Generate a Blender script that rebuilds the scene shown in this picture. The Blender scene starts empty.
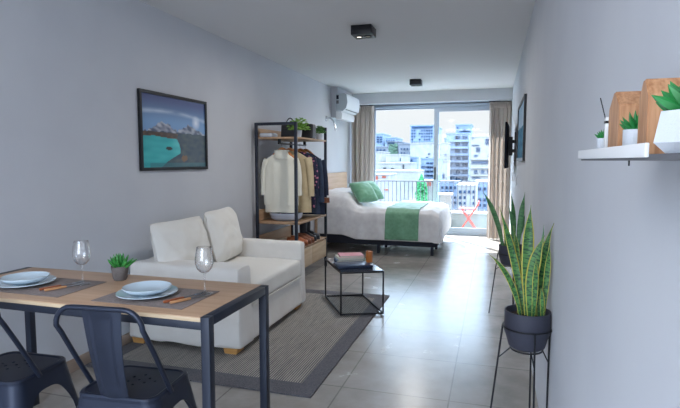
import bpy, bmesh, math, random
from mathutils import Vector, Matrix, noise
random.seed(7)
SC = bpy.context.scene
COL = SC.collection
PI = math.pi
# ------------------------------------------------------------------ camera
F_PX, PITCH, YAW, CH = 510.0, math.radians(4.82), math.radians(16.74), 1.31
cam = bpy.data.cameras.new('camera'); co = bpy.data.objects.new('camera', cam); COL.objects.link(co)
cam.sensor_width = 36; cam.lens = F_PX / 680 * 36; cam.clip_start = .02; cam.clip_end = 600
co.location = (0, 0, CH); co.rotation_euler = (PI/2 - PITCH, 0, YAW)
SC.camera = co
SC.view_settings.view_transform = 'Standard'; SC.view_settings.look = 'None'
SC.view_settings.gamma = 1; SC.view_settings.use_curve_mapping = False; SC.view_settings.exposure = 0.36

# ------------------------------------------------------------------ materials
def S(r, g, b):
    f = lambda c: (c/255/12.92) if c/255 <= .04045 else ((c/255+.055)/1.055)**2.4
    return (f(r), f(g), f(b), 1)
def mat(name, col, rough=.5, metal=0, col2=None, nscale=20, nstretch=(1,1,1), bump=0, bscale=200, detail=4,
        coat=0, spec=.5, sheen=0, trans=0, alpha=1, subs=0, gen=True):
    m = bpy.data.materials.new(name); m.use_nodes = True
    nt = m.node_tree; N = nt.nodes; L = nt.links; b = N['Principled BSDF']
    b.inputs['Base Color'].default_value = col; b.inputs['Roughness'].default_value = rough
    b.inputs['Metallic'].default_value = metal; b.inputs['Specular IOR Level'].default_value = spec
    b.inputs['Coat Weight'].default_value = coat; b.inputs['Sheen Weight'].default_value = sheen
    b.inputs['Transmission Weight'].default_value = trans
    tc = N.new('ShaderNodeTexCoord')
    if col2:
        mp = N.new('ShaderNodeMapping'); mp.inputs['Scale'].default_value = nstretch
        n = N.new('ShaderNodeTexNoise'); n.inputs['Scale'].default_value = nscale; n.inputs['Detail'].default_value = detail
        r = N.new('ShaderNodeValToRGB'); r.color_ramp.elements[0].position = .35; r.color_ramp.elements[1].position = .65
        r.color_ramp.elements[0].color = col; r.color_ramp.elements[1].color = col2
        L.new(tc.outputs['Object'], mp.inputs['Vector']); L.new(mp.outputs[0], n.inputs['Vector'])
        L.new(n.outputs['Fac'], r.inputs[0]); L.new(r.outputs[0], b.inputs['Base Color'])
    if bump:
        n2 = N.new('ShaderNodeTexNoise'); n2.inputs['Scale'].default_value = bscale; n2.inputs['Detail'].default_value = 3
        bp = N.new('ShaderNodeBump'); bp.inputs['Strength'].default_value = bump; bp.inputs['Distance'].default_value = .003
        L.new(tc.outputs['Object'], n2.inputs['Vector']); L.new(n2.outputs['Fac'], bp.inputs['Height']); L.new(bp.outputs[0], b.inputs['Normal'])
    return m
def wood(name, c1, c2, axis=0, sc=14, rough=.5):
    st = [1, 1, 1]; st[axis] = .07
    m = mat(name, c1, rough, col2=c2, nscale=sc*3, nstretch=tuple(st), bump=.15, bscale=90, detail=8)
    return m
MT = {}
MT['wall'] = mat('painted_wall', S(204, 207, 213), .85, col2=S(199, 202, 209), nscale=2, bump=.08, bscale=120)
MT['ceiling'] = mat('ceiling_paint', S(214, 214, 216), .9, bump=.05, bscale=90)
MT['trimwhite'] = mat('white_trim', S(225, 226, 228), .5)
MT['base'] = wood('baseboard_oak', S(176, 158, 144), S(158, 140, 126), 1, 6, .5)
MT['metal'] = mat('dark_steel', S(38, 44, 58), .42, .3, bump=.05)
MT['black'] = mat('black_steel', S(28, 30, 36), .4, .3)
MT['chair'] = mat('gunmetal_sheet', S(38, 45, 62), .36, .4, bump=.03, bscale=60)
MT['tabletop'] = wood('oak_tabletop', S(196, 162, 132), S(180, 144, 114), 0, 9, .42)
MT['plyedge'] = wood('plywood_edge', S(208, 186, 156), S(194, 170, 138), 0, 20, .5)
MT['shelfwood'] = wood('wardrobe_oak', S(190, 158, 126), S(168, 134, 104), 1, 9, .5)
MT['drawerwood'] = wood('drawer_oak', S(204, 178, 146), S(184, 156, 124), 1, 9, .5)
MT['legwood'] = wood('sofa_foot_pine', S(214, 164, 96), S(196, 142, 78), 0, 10, .5)
MT['blockwood'] = wood('block_pine', S(196, 148, 108), S(160, 110, 74), 2, 60, .5)
MT['headwood'] = wood('headboard_oak', S(206, 176, 150), S(190, 158, 130), 1, 7, .5)
MT['sofa'] = mat('cream_slipcover', S(232, 228, 222), .9, col2=S(226, 221, 214), nscale=6, bump=.9, bscale=26, sheen=.2)
MT['cushion'] = mat('cream_cushion', S(230, 227, 220), .9, bump=.7, bscale=22, sheen=.2)
MT['duvet'] = mat('white_linen', S(232, 231, 232), .85, col2=S(222, 220, 222), nscale=14, bump=.8, bscale=28, sheen=.1)
MT['runner'] = mat('green_velvet', S(118, 170, 138), .6, col2=S(104, 156, 124), nscale=24, bump=.5, bscale=60, sheen=.4)
MT['greencush'] = mat('green_cushion_velvet', S(96, 156, 122), .65, col2=S(116, 174, 142), nscale=12, bump=.4, bscale=70, sheen=.5)
MT['bedbase'] = mat('navy_bed_base', S(36, 40, 54), .8, bump=.3, bscale=300)
MT['porcelain'] = mat('porcelain', S(196, 212, 222), .12, coat=.5)
MT['mat'] = mat('woven_placemat', S(140, 128, 124), .8, col2=S(124, 113, 110), nscale=90, bump=.5, bscale=500)
MT['handle'] = mat('cutlery_handle', S(168, 94, 58), .45, col2=S(140, 74, 44), nscale=60, nstretch=(.2, 1, 1))
MT['handle2'] = mat('pale_cutlery_handle', S(206, 150, 104), .45)
MT['steel'] = mat('brushed_steel', S(190, 194, 200), .25, 1)
MT['chrome'] = mat('chrome', S(210, 212, 216), .15, 1)
MT['concrete'] = mat('concrete_pot', S(112, 106, 104), .85, col2=S(94, 88, 86), nscale=30, bump=.4, bscale=120)
MT['succ'] = mat('succulent_green', S(70, 150, 70), .45, col2=S(40, 118, 52), nscale=30)
MT['succdark'] = mat('succulent_deep_green', S(40, 132, 66), .4, col2=S(28, 108, 50), nscale=40)
MT['soil'] = mat('potting_soil', S(60, 48, 42), .95, bump=.8, bscale=80)
MT['pot'] = mat('slate_planter', S(58, 60, 74), .55, bump=.08, bscale=80)
MT['whitepot'] = mat('white_ceramic', S(200, 206, 214), .5, bump=.3, bscale=500)
MT['leafy'] = mat('fern_green', S(150, 192, 84), .5, col2=S(88, 144, 54), nscale=60)
MT['leafy2'] = mat('dark_leaf_green', S(112, 160, 88), .5, col2=S(66, 122, 60), nscale=60)
MT['bag'] = mat('black_leather', S(34, 34, 40), .35, bump=.3, bscale=60)
MT['cardbox'] = mat('pale_storage_textile', S(200, 206, 216), .8)
MT['curtain'] = mat('taupe_curtain', S(206, 195, 187), .9, col2=S(198, 187, 179), nscale=60, nstretch=(1, 1, .1), bump=.3, bscale=300)
MT['alum'] = mat('aluminium_frame', S(166, 178, 192), .4, .3)
MT['acwhite'] = mat('ac_plastic', S(228, 232, 236), .35)
MT['acgrey'] = mat('ac_side_plastic', S(170, 180, 188), .5)
MT['knit'] = mat('cream_knit', S(238, 236, 222), .95, bump=.8, bscale=140, sheen=.3)
MT['beige'] = mat('beige_cotton', S(206, 190, 156), .9, col2=S(196, 178, 144), nscale=14, bump=.3, bscale=90)
MT['navy'] = mat('navy_wool', S(44, 54, 78), .9, col2=S(36, 44, 64), nscale=20, bump=.5, bscale=160)
MT['denim'] = mat('slate_blue_denim', S(56, 70, 94), .9, col2=S(46, 58, 80), nscale=30, bump=.5, bscale=160)
MT['leather'] = mat('brown_leather', S(140, 84, 56), .5, col2=S(116, 66, 44), nscale=20)
MT['orangeleather'] = mat('tan_shoe_leather', S(182, 104, 62), .45, col2=S(150, 82, 48), nscale=24)
MT['bootblack'] = mat('black_boot_leather', S(34, 38, 48), .4)
MT['hanger'] = wood('hanger_beech', S(206, 138, 82), S(184, 116, 64), 0, 12, .4)
MT['basket'] = mat('blue_grey_felt', S(182, 190, 206), .9, bump=.4, bscale=200)
MT['screen'] = mat('tv_black', S(26, 30, 42), .85, spec=.1)
MT['paper'] = mat('book_pages', S(214, 210, 198), .9)
MT['pink'] = mat('pink_book_cover', S(206, 140, 150), .5)
MT['cream'] = mat('cream_book_cover', S(214, 214, 200), .5)
MT['bluegrey'] = mat('blue_grey_book_cover', S(110, 130, 150), .5)
MT['laptop'] = mat('slate_laptop', S(54, 66, 92), .3, .3)
MT['candle'] = mat('amber_ceramic', S(196, 118, 54), .4, col2=S(176, 98, 42), nscale=30)
MT['red'] = mat('red_lacquer', S(214, 84, 70), .4)
MT['concretef'] = mat('balcony_floor', S(170, 172, 172), .7, col2=S(156, 160, 160), nscale=3)
MT['parapet'] = mat('parapet_render', S(150, 158, 152), .85, col2=S(138, 146, 140), nscale=6)
MT['rail'] = mat('grey_rail_paint', S(92, 92, 98), .5)
MT['stucco'] = mat('white_stucco', S(140, 139, 137), .9, col2=S(128, 128, 127), nscale=1.2)
MT['bluestucco'] = mat('pale_blue_stucco', S(114, 128, 148), .9, col2=S(100, 117, 140), nscale=1.0)
MT['greystucco'] = mat('weathered_grey_render', S(104, 108, 116), .9, col2=S(80, 88, 98), nscale=.6, detail=8)
MT['brick'] = mat('terracotta_render', S(150, 74, 54), .9, col2=S(130, 62, 46), nscale=2)
MT['ivy'] = mat('ivy_green', S(74, 96, 80), .9, col2=S(54, 78, 62), nscale=2)
MT['winpane'] = mat('far_window_glass', S(52, 74, 100), .9, spec=0, col2=S(28, 44, 66), nscale=.5)
MT['winblack'] = mat('dark_opening', S(34, 36, 40), .6)
MT['ground'] = mat('city_ground', S(120, 126, 134), .9, col2=S(104, 110, 120), nscale=.1)
MT['cypress'] = mat('cypress_green', S(40, 130, 76), .8, col2=S(24, 104, 58), nscale=8)
MT['lens'] = mat('spot_lens', S(200, 190, 170), .2)

def mat_floor():
    m = bpy.data.materials.new('porcelain_floor_tile'); m.use_nodes = True
    nt = m.node_tree; N = nt.nodes; L = nt.links; b = N['Principled BSDF']
    tc = N.new('ShaderNodeTexCoord'); mp = N.new('ShaderNodeMapping'); mp.inputs['Location'].default_value = (.31+.61*20, -3.01+.56*20, 0)
    L.new(tc.outputs['Object'], mp.inputs[0])
    br = N.new('ShaderNodeTexBrick'); br.offset = 0; br.inputs['Scale'].default_value = 1
    br.inputs['Brick Width'].default_value = .61; br.inputs['Row Height'].default_value = .56
    br.inputs['Mortar Size'].default_value = .0045; br.inputs['Mortar Smooth'].default_value = .1
    br.inputs['Color1'].default_value = (1, 1, 1, 1); br.inputs['Color2'].default_value = (.93, .93, .93, 1); br.inputs['Mortar'].default_value = (.58, .58, .58, 1)
    L.new(mp.outputs[0], br.inputs[0])
    n = N.new('ShaderNodeTexNoise'); n.inputs['Scale'].default_value = 3.5; n.inputs['Detail'].default_value = 8; n.inputs['Roughness'].default_value = .6; n.inputs['Distortion'].default_value = .1
    L.new(tc.outputs['Object'], n.inputs[0])
    r = N.new('ShaderNodeValToRGB'); r.color_ramp.elements[0].position = .15; r.color_ramp.elements[1].position = .85
    r.color_ramp.elements[0].color = S(122, 117, 113); r.color_ramp.elements[1].color = S(186, 179, 171)
    L.new(n.outputs['Fac'], r.inputs[0])
    mx = N.new('ShaderNodeMix'); mx.data_type = 'RGBA'; mx.blend_type = 'MULTIPLY'; mx.inputs[0].default_value = 1
    L.new(r.outputs[0], mx.inputs[6]); L.new(br.outputs['Color'], mx.inputs[7]); L.new(mx.outputs[2], b.inputs['Base Color'])
    mr = N.new('ShaderNodeMapRange'); mr.inputs['To Min'].default_value = .22; mr.inputs['To Max'].default_value = .30
    L.new(n.outputs['Fac'], mr.inputs[0]); L.new(mr.outputs[0], b.inputs['Roughness'])
    bp = N.new('ShaderNodeBump'); bp.inputs['Strength'].default_value = .06; bp.inputs['Distance'].default_value = .002
    L.new(n.outputs['Fac'], bp.inputs['Height']); L.new(bp.outputs[0], b.inputs['Normal'])
    b.inputs['Specular IOR Level'].default_value = .6
    return m
_c = MT['curtain'].node_tree; _t = _c.nodes.new('ShaderNodeBsdfTranslucent'); _t.inputs[0].default_value = S(226, 220, 214); _m = _c.nodes.new('ShaderNodeMixShader'); _m.inputs[0].default_value = .35
_c.links.new(_c.nodes['Principled BSDF'].outputs[0], _m.inputs[1]); _c.links.new(_t.outputs[0], _m.inputs[2]); _c.links.new(_m.outputs[0], _c.nodes['Material Output'].inputs[0])
MT['floor'] = mat_floor()

def mat_rug():
    m = bpy.data.materials.new('ribbed_rug_weave'); m.use_nodes = True
    nt = m.node_tree; N = nt.nodes; L = nt.links; b = N['Principled BSDF']; b.inputs['Roughness'].default_value = .95
    tc = N.new('ShaderNodeTexCoord')
    w = N.new('ShaderNodeTexWave'); w.bands_direction = 'X'; w.inputs['Scale'].default_value = 21; w.inputs['Distortion'].default_value = .6
    w.inputs['Detail'].default_value = 3; w.inputs['Detail Scale'].default_value = 12
    L.new(tc.outputs['Object'], w.inputs[0])
    mp = N.new('ShaderNodeMapping'); mp.inputs['Scale'].default_value = (1, .12, 1); L.new(tc.outputs['Object'], mp.inputs[0])
    n = N.new('ShaderNodeTexNoise'); n.inputs['Scale'].default_value = 60; n.inputs['Detail'].default_value = 5; L.new(mp.outputs[0], n.inputs[0])
    a = N.new('ShaderNodeMath'); a.operation = 'MULTIPLY_ADD'; a.inputs[1].default_value = .55
    sb = N.new('ShaderNodeMath'); sb.operation = 'MULTIPLY'; sb.inputs[1].default_value = .5
    L.new(w.outputs['Fac'], a.inputs[0]); L.new(n.outputs['Fac'], sb.inputs[0]); L.new(sb.outputs[0], a.inputs[2])
    r = N.new('ShaderNodeValToRGB'); r.color_ramp.elements[0].position = .3; r.color_ramp.elements[1].position = .72
    r.color_ramp.elements[0].color = S(78, 78, 84); r.color_ramp.elements[1].color = S(180, 172, 160)
    L.new(a.outputs[0], r.inputs[0]); L.new(r.outputs[0], b.inputs['Base Color'])
    bp = N.new('ShaderNodeBump'); bp.inputs['Strength'].default_value = .6; bp.inputs['Distance'].default_value = .004
    L.new(a.outputs[0], bp.inputs['Height']); L.new(bp.outputs[0], b.inputs['Normal'])
    return m
MT['rug'] = mat_rug()
MT['rugedge'] = mat('rug_border_weave', S(112, 110, 114), .95, col2=S(84, 84, 90), nscale=160, bump=.8, bscale=300)

def mat_pane():
    m = bpy.data.materials.new('window_glass'); m.use_nodes = True
    nt = m.node_tree; N = nt.nodes; L = nt.links; N.remove(N['Principled BSDF'])
    t = N.new('ShaderNodeBsdfTransparent'); t.inputs[0].default_value = (.96, .98, .98, 1); g = N.new('ShaderNodeBsdfGlossy'); g.inputs['Roughness'].default_value = .02
    lw = N.new('ShaderNodeLayerWeight'); pw = N.new('ShaderNodeMath'); pw.operation = 'POWER'; pw.inputs[1].default_value = 5; L.new(lw.outputs['Facing'], pw.inputs[0])
    fr = N.new('ShaderNodeMath'); fr.operation = 'MULTIPLY_ADD'; fr.inputs[1].default_value = .6; fr.inputs[2].default_value = .03; L.new(pw.outputs[0], fr.inputs[0]); mx = N.new('ShaderNodeMixShader')
    L.new(fr.outputs[0], mx.inputs[0]); L.new(t.outputs[0], mx.inputs[1]); L.new(g.outputs[0], mx.inputs[2]); L.new(mx.outputs[0], N['Material Output'].inputs[0])
    return m
MT['pane'] = mat_pane()
def mat_glass():
    m = bpy.data.materials.new('clear_stemware'); m.use_nodes = True
    nt = m.node_tree; N = nt.nodes; L = nt.links; N.remove(N['Principled BSDF'])
    t = N.new('ShaderNodeBsdfTransparent'); t.inputs[0].default_value = (1, 1, 1, 1); g = N.new('ShaderNodeBsdfGlossy'); g.inputs['Roughness'].default_value = .03
    lw = N.new('ShaderNodeLayerWeight'); pw = N.new('ShaderNodeMath'); pw.operation = 'POWER'; pw.inputs[1].default_value = 3; L.new(lw.outputs['Facing'], pw.inputs[0])
    fr = N.new('ShaderNodeMath'); fr.operation = 'MULTIPLY_ADD'; fr.inputs[1].default_value = 1.0; fr.inputs[2].default_value = .13; L.new(pw.outputs[0], fr.inputs[0]); mx = N.new('ShaderNodeMixShader')
    L.new(fr.outputs[0], mx.inputs[0]); L.new(t.outputs[0], mx.inputs[1]); L.new(g.outputs[0], mx.inputs[2]); L.new(mx.outputs[0], N['Material Output'].inputs[0]); return m
MT['glass'] = mat_glass()
def mat_vcol(name, rough=.35, coat=.6):
    m = bpy.data.materials.new(name); m.use_nodes = True; nt = m.node_tree; N = nt.nodes; b = N['Principled BSDF']
    a = N.new('ShaderNodeAttribute'); a.attribute_name = 'Col'; nt.links.new(a.outputs['Color'], b.inputs['Base Color'])
    b.inputs['Roughness'].default_value = rough; b.inputs['Coat Weight'].default_value = coat; b.inputs['Coat Roughness'].default_value = .04
    return m
MT['print'] = mat_vcol('landscape_print'); MT['printmatte'] = mat_vcol('matte_print', .85, 0); MT['printmatte'].node_tree.nodes['Principled BSDF'].inputs['Specular IOR Level'].default_value = .15
def mat_leaf():
    m = bpy.data.materials.new('variegated_leaf'); m.use_nodes = True; nt = m.node_tree; N = nt.nodes; L = nt.links; b = N['Principled BSDF']
    b.inputs['Roughness'].default_value = .4
    uv = N.new('ShaderNodeUVMap'); uv.uv_map = 'UVMap'; sp = N.new('ShaderNodeSeparateXYZ'); L.new(uv.outputs[0], sp.inputs[0])
    s1 = N.new('ShaderNodeMath'); s1.operation = 'SUBTRACT'; s1.inputs[1].default_value = .5; L.new(sp.outputs[0], s1.inputs[0])
    ab = N.new('ShaderNodeMath'); ab.operation = 'ABSOLUTE'; L.new(s1.outputs[0], ab.inputs[0])
    gt = N.new('ShaderNodeMath'); gt.operation = 'GREATER_THAN'; gt.inputs[1].default_value = .40; L.new(ab.outputs[0], gt.inputs[0])
    mp = N.new('ShaderNodeMapping'); mp.inputs['Scale'].default_value = (1.3, 48, 1); L.new(uv.outputs[0], mp.inputs[0])
    n = N.new('ShaderNodeTexNoise'); n.inputs['Scale'].default_value = 1; n.inputs['Detail'].default_value = 4; n.inputs['Distortion'].default_value = .8; L.new(mp.outputs[0], n.inputs[0])
    r = N.new('ShaderNodeValToRGB'); r.color_ramp.elements[0].position = .42; r.color_ramp.elements[1].position = .58
    r.color_ramp.elements[0].color = S(24, 74, 44); r.color_ramp.elements[1].color = S(88, 142, 72)
    L.new(n.outputs['Fac'], r.inputs[0])
    mx = N.new('ShaderNodeMix'); mx.data_type = 'RGBA'; mx.inputs[7].default_value = S(196, 186, 84)
    L.new(gt.outputs[0], mx.inputs[0]); L.new(r.outputs[0], mx.inputs[6]); L.new(mx.outputs[2], b.inputs['Base Color'])
    return m
MT['snake'] = mat_leaf()
MT['snakedark'] = mat('dark_green_leaf', S(48, 104, 60), .4, col2=S(84, 142, 84), nscale=40, nstretch=(.4, .4, 1.4))
MT['floral'] = None
def mat_floral():
    m = bpy.data.materials.new('floral_print_cloth'); m.use_nodes = True; nt = m.node_tree; N = nt.nodes; L = nt.links; b = N['Principled BSDF']
    b.inputs['Roughness'].default_value = .8
    tc = N.new('ShaderNodeTexCoord'); v = N.new('ShaderNodeTexVoronoi'); v.inputs['Scale'].default_value = 28; L.new(tc.outputs['Object'], v.inputs[0])
    r = N.new('ShaderNodeValToRGB'); e = r.color_ramp.elements; e[0].position = .2; e[0].color = S(206, 130, 160); e[1].position = .42; e[1].color = S(40, 40, 70)
    L.new(v.outputs['Distance'], r.inputs[0]); L.new(r.outputs[0], b.inputs['Base Color']); return m
MT['floral'] = mat_floral()

# ------------------------------------------------------------------ helpers
LAST = {}
class M:
    def __init__(s): s.bm = bmesh.new(); s.uv = None
    def box(s, x0, x1, y0, y1, z0, z1, bev=0, seg=2, mtx=None):
        g = bmesh.ops.create_cube(s.bm, size=1)
        vs = g['verts']
        for v in vs:
            v.co = Vector(((x0+x1)/2 + v.co.x*(x1-x0), (y0+y1)/2 + v.co.y*(y1-y0), (z0+z1)/2 + v.co.z*(z1-z0)))
        if bev:
            es = list({e for v in vs for e in v.link_edges})
            r = bmesh.ops.bevel(s.bm, geom=es, offset=bev, segments=seg, affect='EDGES', profile=.5)
            vs = list({v for f in r['faces'] for v in f.verts} | {v for v in vs if v.is_valid})
        if mtx is not None:
            for v in vs: v.co = mtx @ v.co
        return s
    def surf(s, fn, nu, nv, cu=False, cv=False, cap=False):
        """fn(u,v) with u,v in 0..1; cu/cv closed"""
        V = [[s.bm.verts.new(fn(i/nu, j/nv)) for i in range(nu if cu else nu+1)] for j in range(nv if cv else nv+1)]
        W = nu if cu else nu; H = nv if cv else nv
        for j in range(H):
            for i in range(W):
                a = V[j][i]; b = V[j][(i+1) % len(V[j])]; c = V[(j+1) % len(V)][(i+1) % len(V[j])]; d = V[(j+1) % len(V)][i]
                try: s.bm.faces.new((a, b, c, d))
                except ValueError: pass
        if cap and cu:
            try: s.bm.faces.new(V[0][::-1]); s.bm.faces.new(V[-1])
            except ValueError: pass
        return V
    def tube(s, pts, r, seg=8, closed=False):
        P = [Vector(p) for p in pts]; n = len(P)
        rr = r if isinstance(r, (list, tuple)) else [r]*n
        rings = []; up = None
        for i in range(n):
            if closed: t = P[(i+1) % n]-P[i-1]
            else: t = P[min(i+1, n-1)]-P[max(i-1, 0)]
            t = t.normalized()
            if up is None:
                up = Vector((0, 0, 1)) if abs(t.z) < .9 else Vector((1, 0, 0))
            a = t.cross(up).normalized(); b = a.cross(t).normalized(); up = b
            rings.append([s.bm.verts.new(P[i]+(a*math.cos(2*PI*k/seg)+b*math.sin(2*PI*k/seg))*rr[i]) for k in range(seg)])
        for i in range(n if closed else n-1):
            A = rings[i]; B = rings[(i+1) % n]
            for k in range(seg): s.bm.faces.new((A[k], A[(k+1) % seg], B[(k+1) % seg], B[k]))
        if not closed: s.bm.faces.new(rings[0][::-1]); s.bm.faces.new(rings[-1])
        return s
    def lathe(s, c, prof, seg=32, sx=1, sy=1):
        cx, cy, cz = c
        rings = []
        for r, z in prof:
            if r < 1e-6: rings.append([s.bm.verts.new((cx, cy, cz+z))])
            else: rings.append([s.bm.verts.new((cx+r*sx*math.cos(2*PI*k/seg), cy+r*sy*math.sin(2*PI*k/seg), cz+z)) for k in range(seg)])
        for A, B in zip(rings, rings[1:]):
            for k in range(seg):
                if len(A) == 1 and len(B) == 1: continue
                if len(A) == 1: s.bm.faces.new((A[0], B[(k+1) % seg], B[k]))
                elif len(B) == 1: s.bm.faces.new((A[k], A[(k+1) % seg], B[0]))
                else: s.bm.faces.new((A[k], A[(k+1) % seg], B[(k+1) % seg], B[k]))
        return s
    def prism(s, pts, d):
        """polygon (3D pts) extruded by vector d"""
        d = Vector(d); A = [s.bm.verts.new(p) for p in pts]; B = [s.bm.verts.new(Vector(p)+d) for p in pts]
        s.bm.faces.new(A); s.bm.faces.new(B[::-1]); n = len(pts)
        for i in range(n): s.bm.faces.new((A[i], B[i], B[(i+1) % n], A[(i+1) % n]))
        return s
    def move(s, mtx):
        for v in s.bm.verts: v.co = mtx @ v.co
        return s
    def build(s, name, material, parent=None, local=False, ang=.6, label=None, ref=False):
        bm = s.bm
        bmesh.ops.recalc_face_normals(bm, faces=bm.faces)
        me = bpy.data.meshes.new(name); o = bpy.data.objects.new(name, me); COL.objects.link(o)
        if parent is not None:
            o.parent = parent
            if not local:
                inv = WM(parent).inverted()
                for v in bm.verts: v.co = inv @ v.co
        else:
            xs = [v.co.x for v in bm.verts]; ys = [v.co.y for v in bm.verts]; zs = [v.co.z for v in bm.verts]
            c = Vector(((min(xs)+max(xs))/2, (min(ys)+max(ys))/2, min(zs)))
            for v in bm.verts: v.co -= c
            o.location = c
        for f in bm.faces: f.smooth = True
        for e in bm.edges:
            if len(e.link_faces) == 2 and e.calc_face_angle(0) > ang: e.smooth = False
        bm.to_mesh(me); bm.free()
        me.materials.append(MT[material] if isinstance(material, str) else material)
        if label: o['label'] = label
        if ref: LAST[name] = o
        return o
def WM(o):
    m = Matrix.LocRotScale(o.location, o.rotation_euler, o.scale)
    return WM(o.parent) @ m if o.parent else m
def tag(o, label, cat, group=None, kind=None):
    if label: o['label'] = label
    if cat: o['category'] = cat
    if group: o['group'] = group
    if kind: o['kind'] = kind
    return o
def thing(name, label, cat, loc, rz=0, group=None):
    o = bpy.data.objects.new(name, None); COL.objects.link(o); o.location = loc; o.rotation_euler = (0, 0, rz); o.empty_display_size = .05
    return tag(o, label, cat, group)
def struct(m, name, material):
    o = m.build(name, material); o['kind'] = 'structure'; return o
def dup(root, loc, rz=None, label=None, group=None):
    def cp(o, par):
        c = o.copy(); COL.objects.link(c)
        if par: c.parent = par
        for ch in list(o.children): cp(ch, c)
        return c
    r = cp(root, None); r.location = loc
    if rz is not None: r.rotation_euler = (0, 0, rz)
    if label: r['label'] = label
    if group: r['group'] = group
    return r
def bez(a, b, c, n=12):
    a, b, c = Vector(a), Vector(b), Vector(c)
    return [a*(1-t)**2+b*2*t*(1-t)+c*t*t for t in [i/n for i in range(n+1)]]
def nz(x, y, z, s=1.): return noise.noise(Vector((x, y, z))*s)
def smooth(a, b, x):
    t = max(0, min(1, (x-a)/(b-a))); return t*t*(3-2*t)
def pillow(m, w, h, t, mtx, n=20, seed=0, wr=.006, k=2.2):
    def f(side):
        def g(u, v):
            a = 2*u-1; b = 2*v-1
            e = (max(0, 1-abs(a)**k)*max(0, 1-abs(b)**k))**.55
            pinch = 1-.05*(a*a+b*b-2*a*a*b*b)*0
            x = a*w/2*(1-.05*(1-abs(b)**2)*abs(a)**3-.05*abs(a)**3*abs(b)**5); y = b*h/2*(1-.05*(1-abs(a)**2)*abs(b)**3-.05*abs(b)**3*abs(a)**5)
            z = side*t/2*e + (nz(a*2+seed, b*2, side, 1.3)*wr*2+nz(a*6+seed, b*2, side, 1.1)*wr)*(.3+e)
            return mtx @ Vector((x, y, z))
        return g
    m.surf(f(1), n, n); m.surf(f(-1), n, n)
    bmesh.ops.remove_doubles(m.bm, verts=m.bm.verts, dist=.004)
    return m
# ------------------------------------------------------------------ room
XL, XR, YW, ZC, YB = -2.49, .26, 9.2, 2.47, -1.8
struct(M().box(XL-.1, XR+.1, YB-.2, YW+.12, -.12, 0), 'floor', 'floor')
struct(M().box(XL-.1, XR+.1, YB-.1, YW+.12, ZC, ZC+.12), 'ceiling', 'ceiling')
struct(M().box(XL-.12, XL, YB-.1, YW+.12, 0, ZC), 'wall_left', 'wall')
struct(M().box(XR, XR+.12, YB-.1, YW+.12, 0, ZC), 'wall_right', 'wall')
w = M(); w.box(XL, -2.2, YW, YW+.12, 0, ZC).box(.08, XR, YW, YW+.12, 0, ZC).box(-2.2, .08, YW, YW+.12, 2.4, ZC)
struct(w, 'wall_far', 'wall')
w = M(); w.box(XL, -2.35, YB-.1, YB, 0, ZC).box(.12, XR, YB-.1, YB, 0, ZC).box(-2.35, .12, YB-.1, YB, 2.35, ZC).box(-2.35, .12, YB-.1, YB, 0, .25)  # unseen wall; its large opening is added to let in frontal fill
struct(w, 'wall_back', 'wall')
struct(M().box(XL, XR, 8.65, 8.73, 2.285, ZC), 'trim_1', 'wall')          # curtain pelmet beam
struct(M().box(XL, -2.386, 7.8, 8.65, 2.0, ZC), 'trim_2', 'wall')          # duct box behind the air conditioner
struct(M().box(XL, XL+.012, YB, 8.8, 0, .08, .002), 'baseboard_left', 'base')
# window frames
wt = M(); wt.box(-2.2, .08, YW-.02, YW+.1, 2.26, 2.4, .004).box(-2.2, -2.16, YW-.02, YW+.1, 0, 2.26, .004).box(.04, .08, YW-.02, YW+.1, 0, 2.26, .004).box(-2.16, .04, YW-.02, YW+.1, 0, .045, .004)
wo = struct(wt, 'window_1', 'alum')
def sash(x0, x1, y, handle, top):
    s = M(); s.box(x0, x0+.06, y, y+.035, .045, 2.26).box(x1-.06, x1, y, y+.035, .045, 2.26).box(x0+.06, x1-.06, y, y+.035, top, 2.26).box(x0+.06, x1-.06, y, y+.035, .045, .13)
    s.build('window_sash', 'alum', wo)
    M().box(x0+.06, x1-.06, y+.012, y+.018, .13, top).build('pane', 'pane', wo)
    if handle: M().box(handle-.012, handle+.012, y-.02, y+.002, .98, 1.2, .004).build('window_handle', 'black', wo)
sash(-2.16, -.95, YW+.05, 0, 2.235); sash(-1.03, .04, YW+.005, -1.0, 2.175)
M().box(-2.16, .04, YW-.024, YW-.0201, 2.30, 2.315).build('window_track', 'rail', wo)

# ------------------------------------------------------------------ curtains
def curtain(name, x0, x1, y0, label, n):
    t = thing(name, label, 'curtain', ((x0+x1)/2, y0, 0), 0, 'taupe curtains at the balcony window')
    m = M()
    def prof(u, v, off):
        x = x0+(x1-x0)*u; fold = .5*math.sin(u*n*2*PI+.6*math.sin(v*3))+.25*math.sin(u*n*4.3*PI+v*2)
        a = .075*(.5+.5*smooth(1, .8, v)) * (1+.3*math.sin(u*7))
        return Vector((x+.012*math.sin(u*n*2*PI+1.3), y0+fold*a+off, .015+2.26*v))
    V1 = m.surf(lambda u, v: prof(u, v, 0), n*10, 24); V2 = m.surf(lambda u, v: prof(u, v, .004), n*10, 24)
    m.build('curtain_cloth', 'curtain', t, ang=1.2)
    h = M()
    for k in range(n*2):
        xx = x0+(x1-x0)*(k+.5)/(n*2); h.box(xx-.012, xx+.012, y0-.045, y0-.012, 2.17, 2.265, .004)
    h.build('pinch_pleat', 'curtain', t)
    M().box(x0, x1, y0-.012, y0+.012, 2.275, 2.29, .002).build('curtain_rail', 'black', t)
    return t
curtain('curtain', -2.47, -2.05, 8.86, 'taupe floor-length curtain left of the balcony window, behind the bed', 5)
curtain('curtain', -.1, .25, 8.86, 'taupe floor-length curtain right of the balcony window, beside the television', 5)

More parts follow.
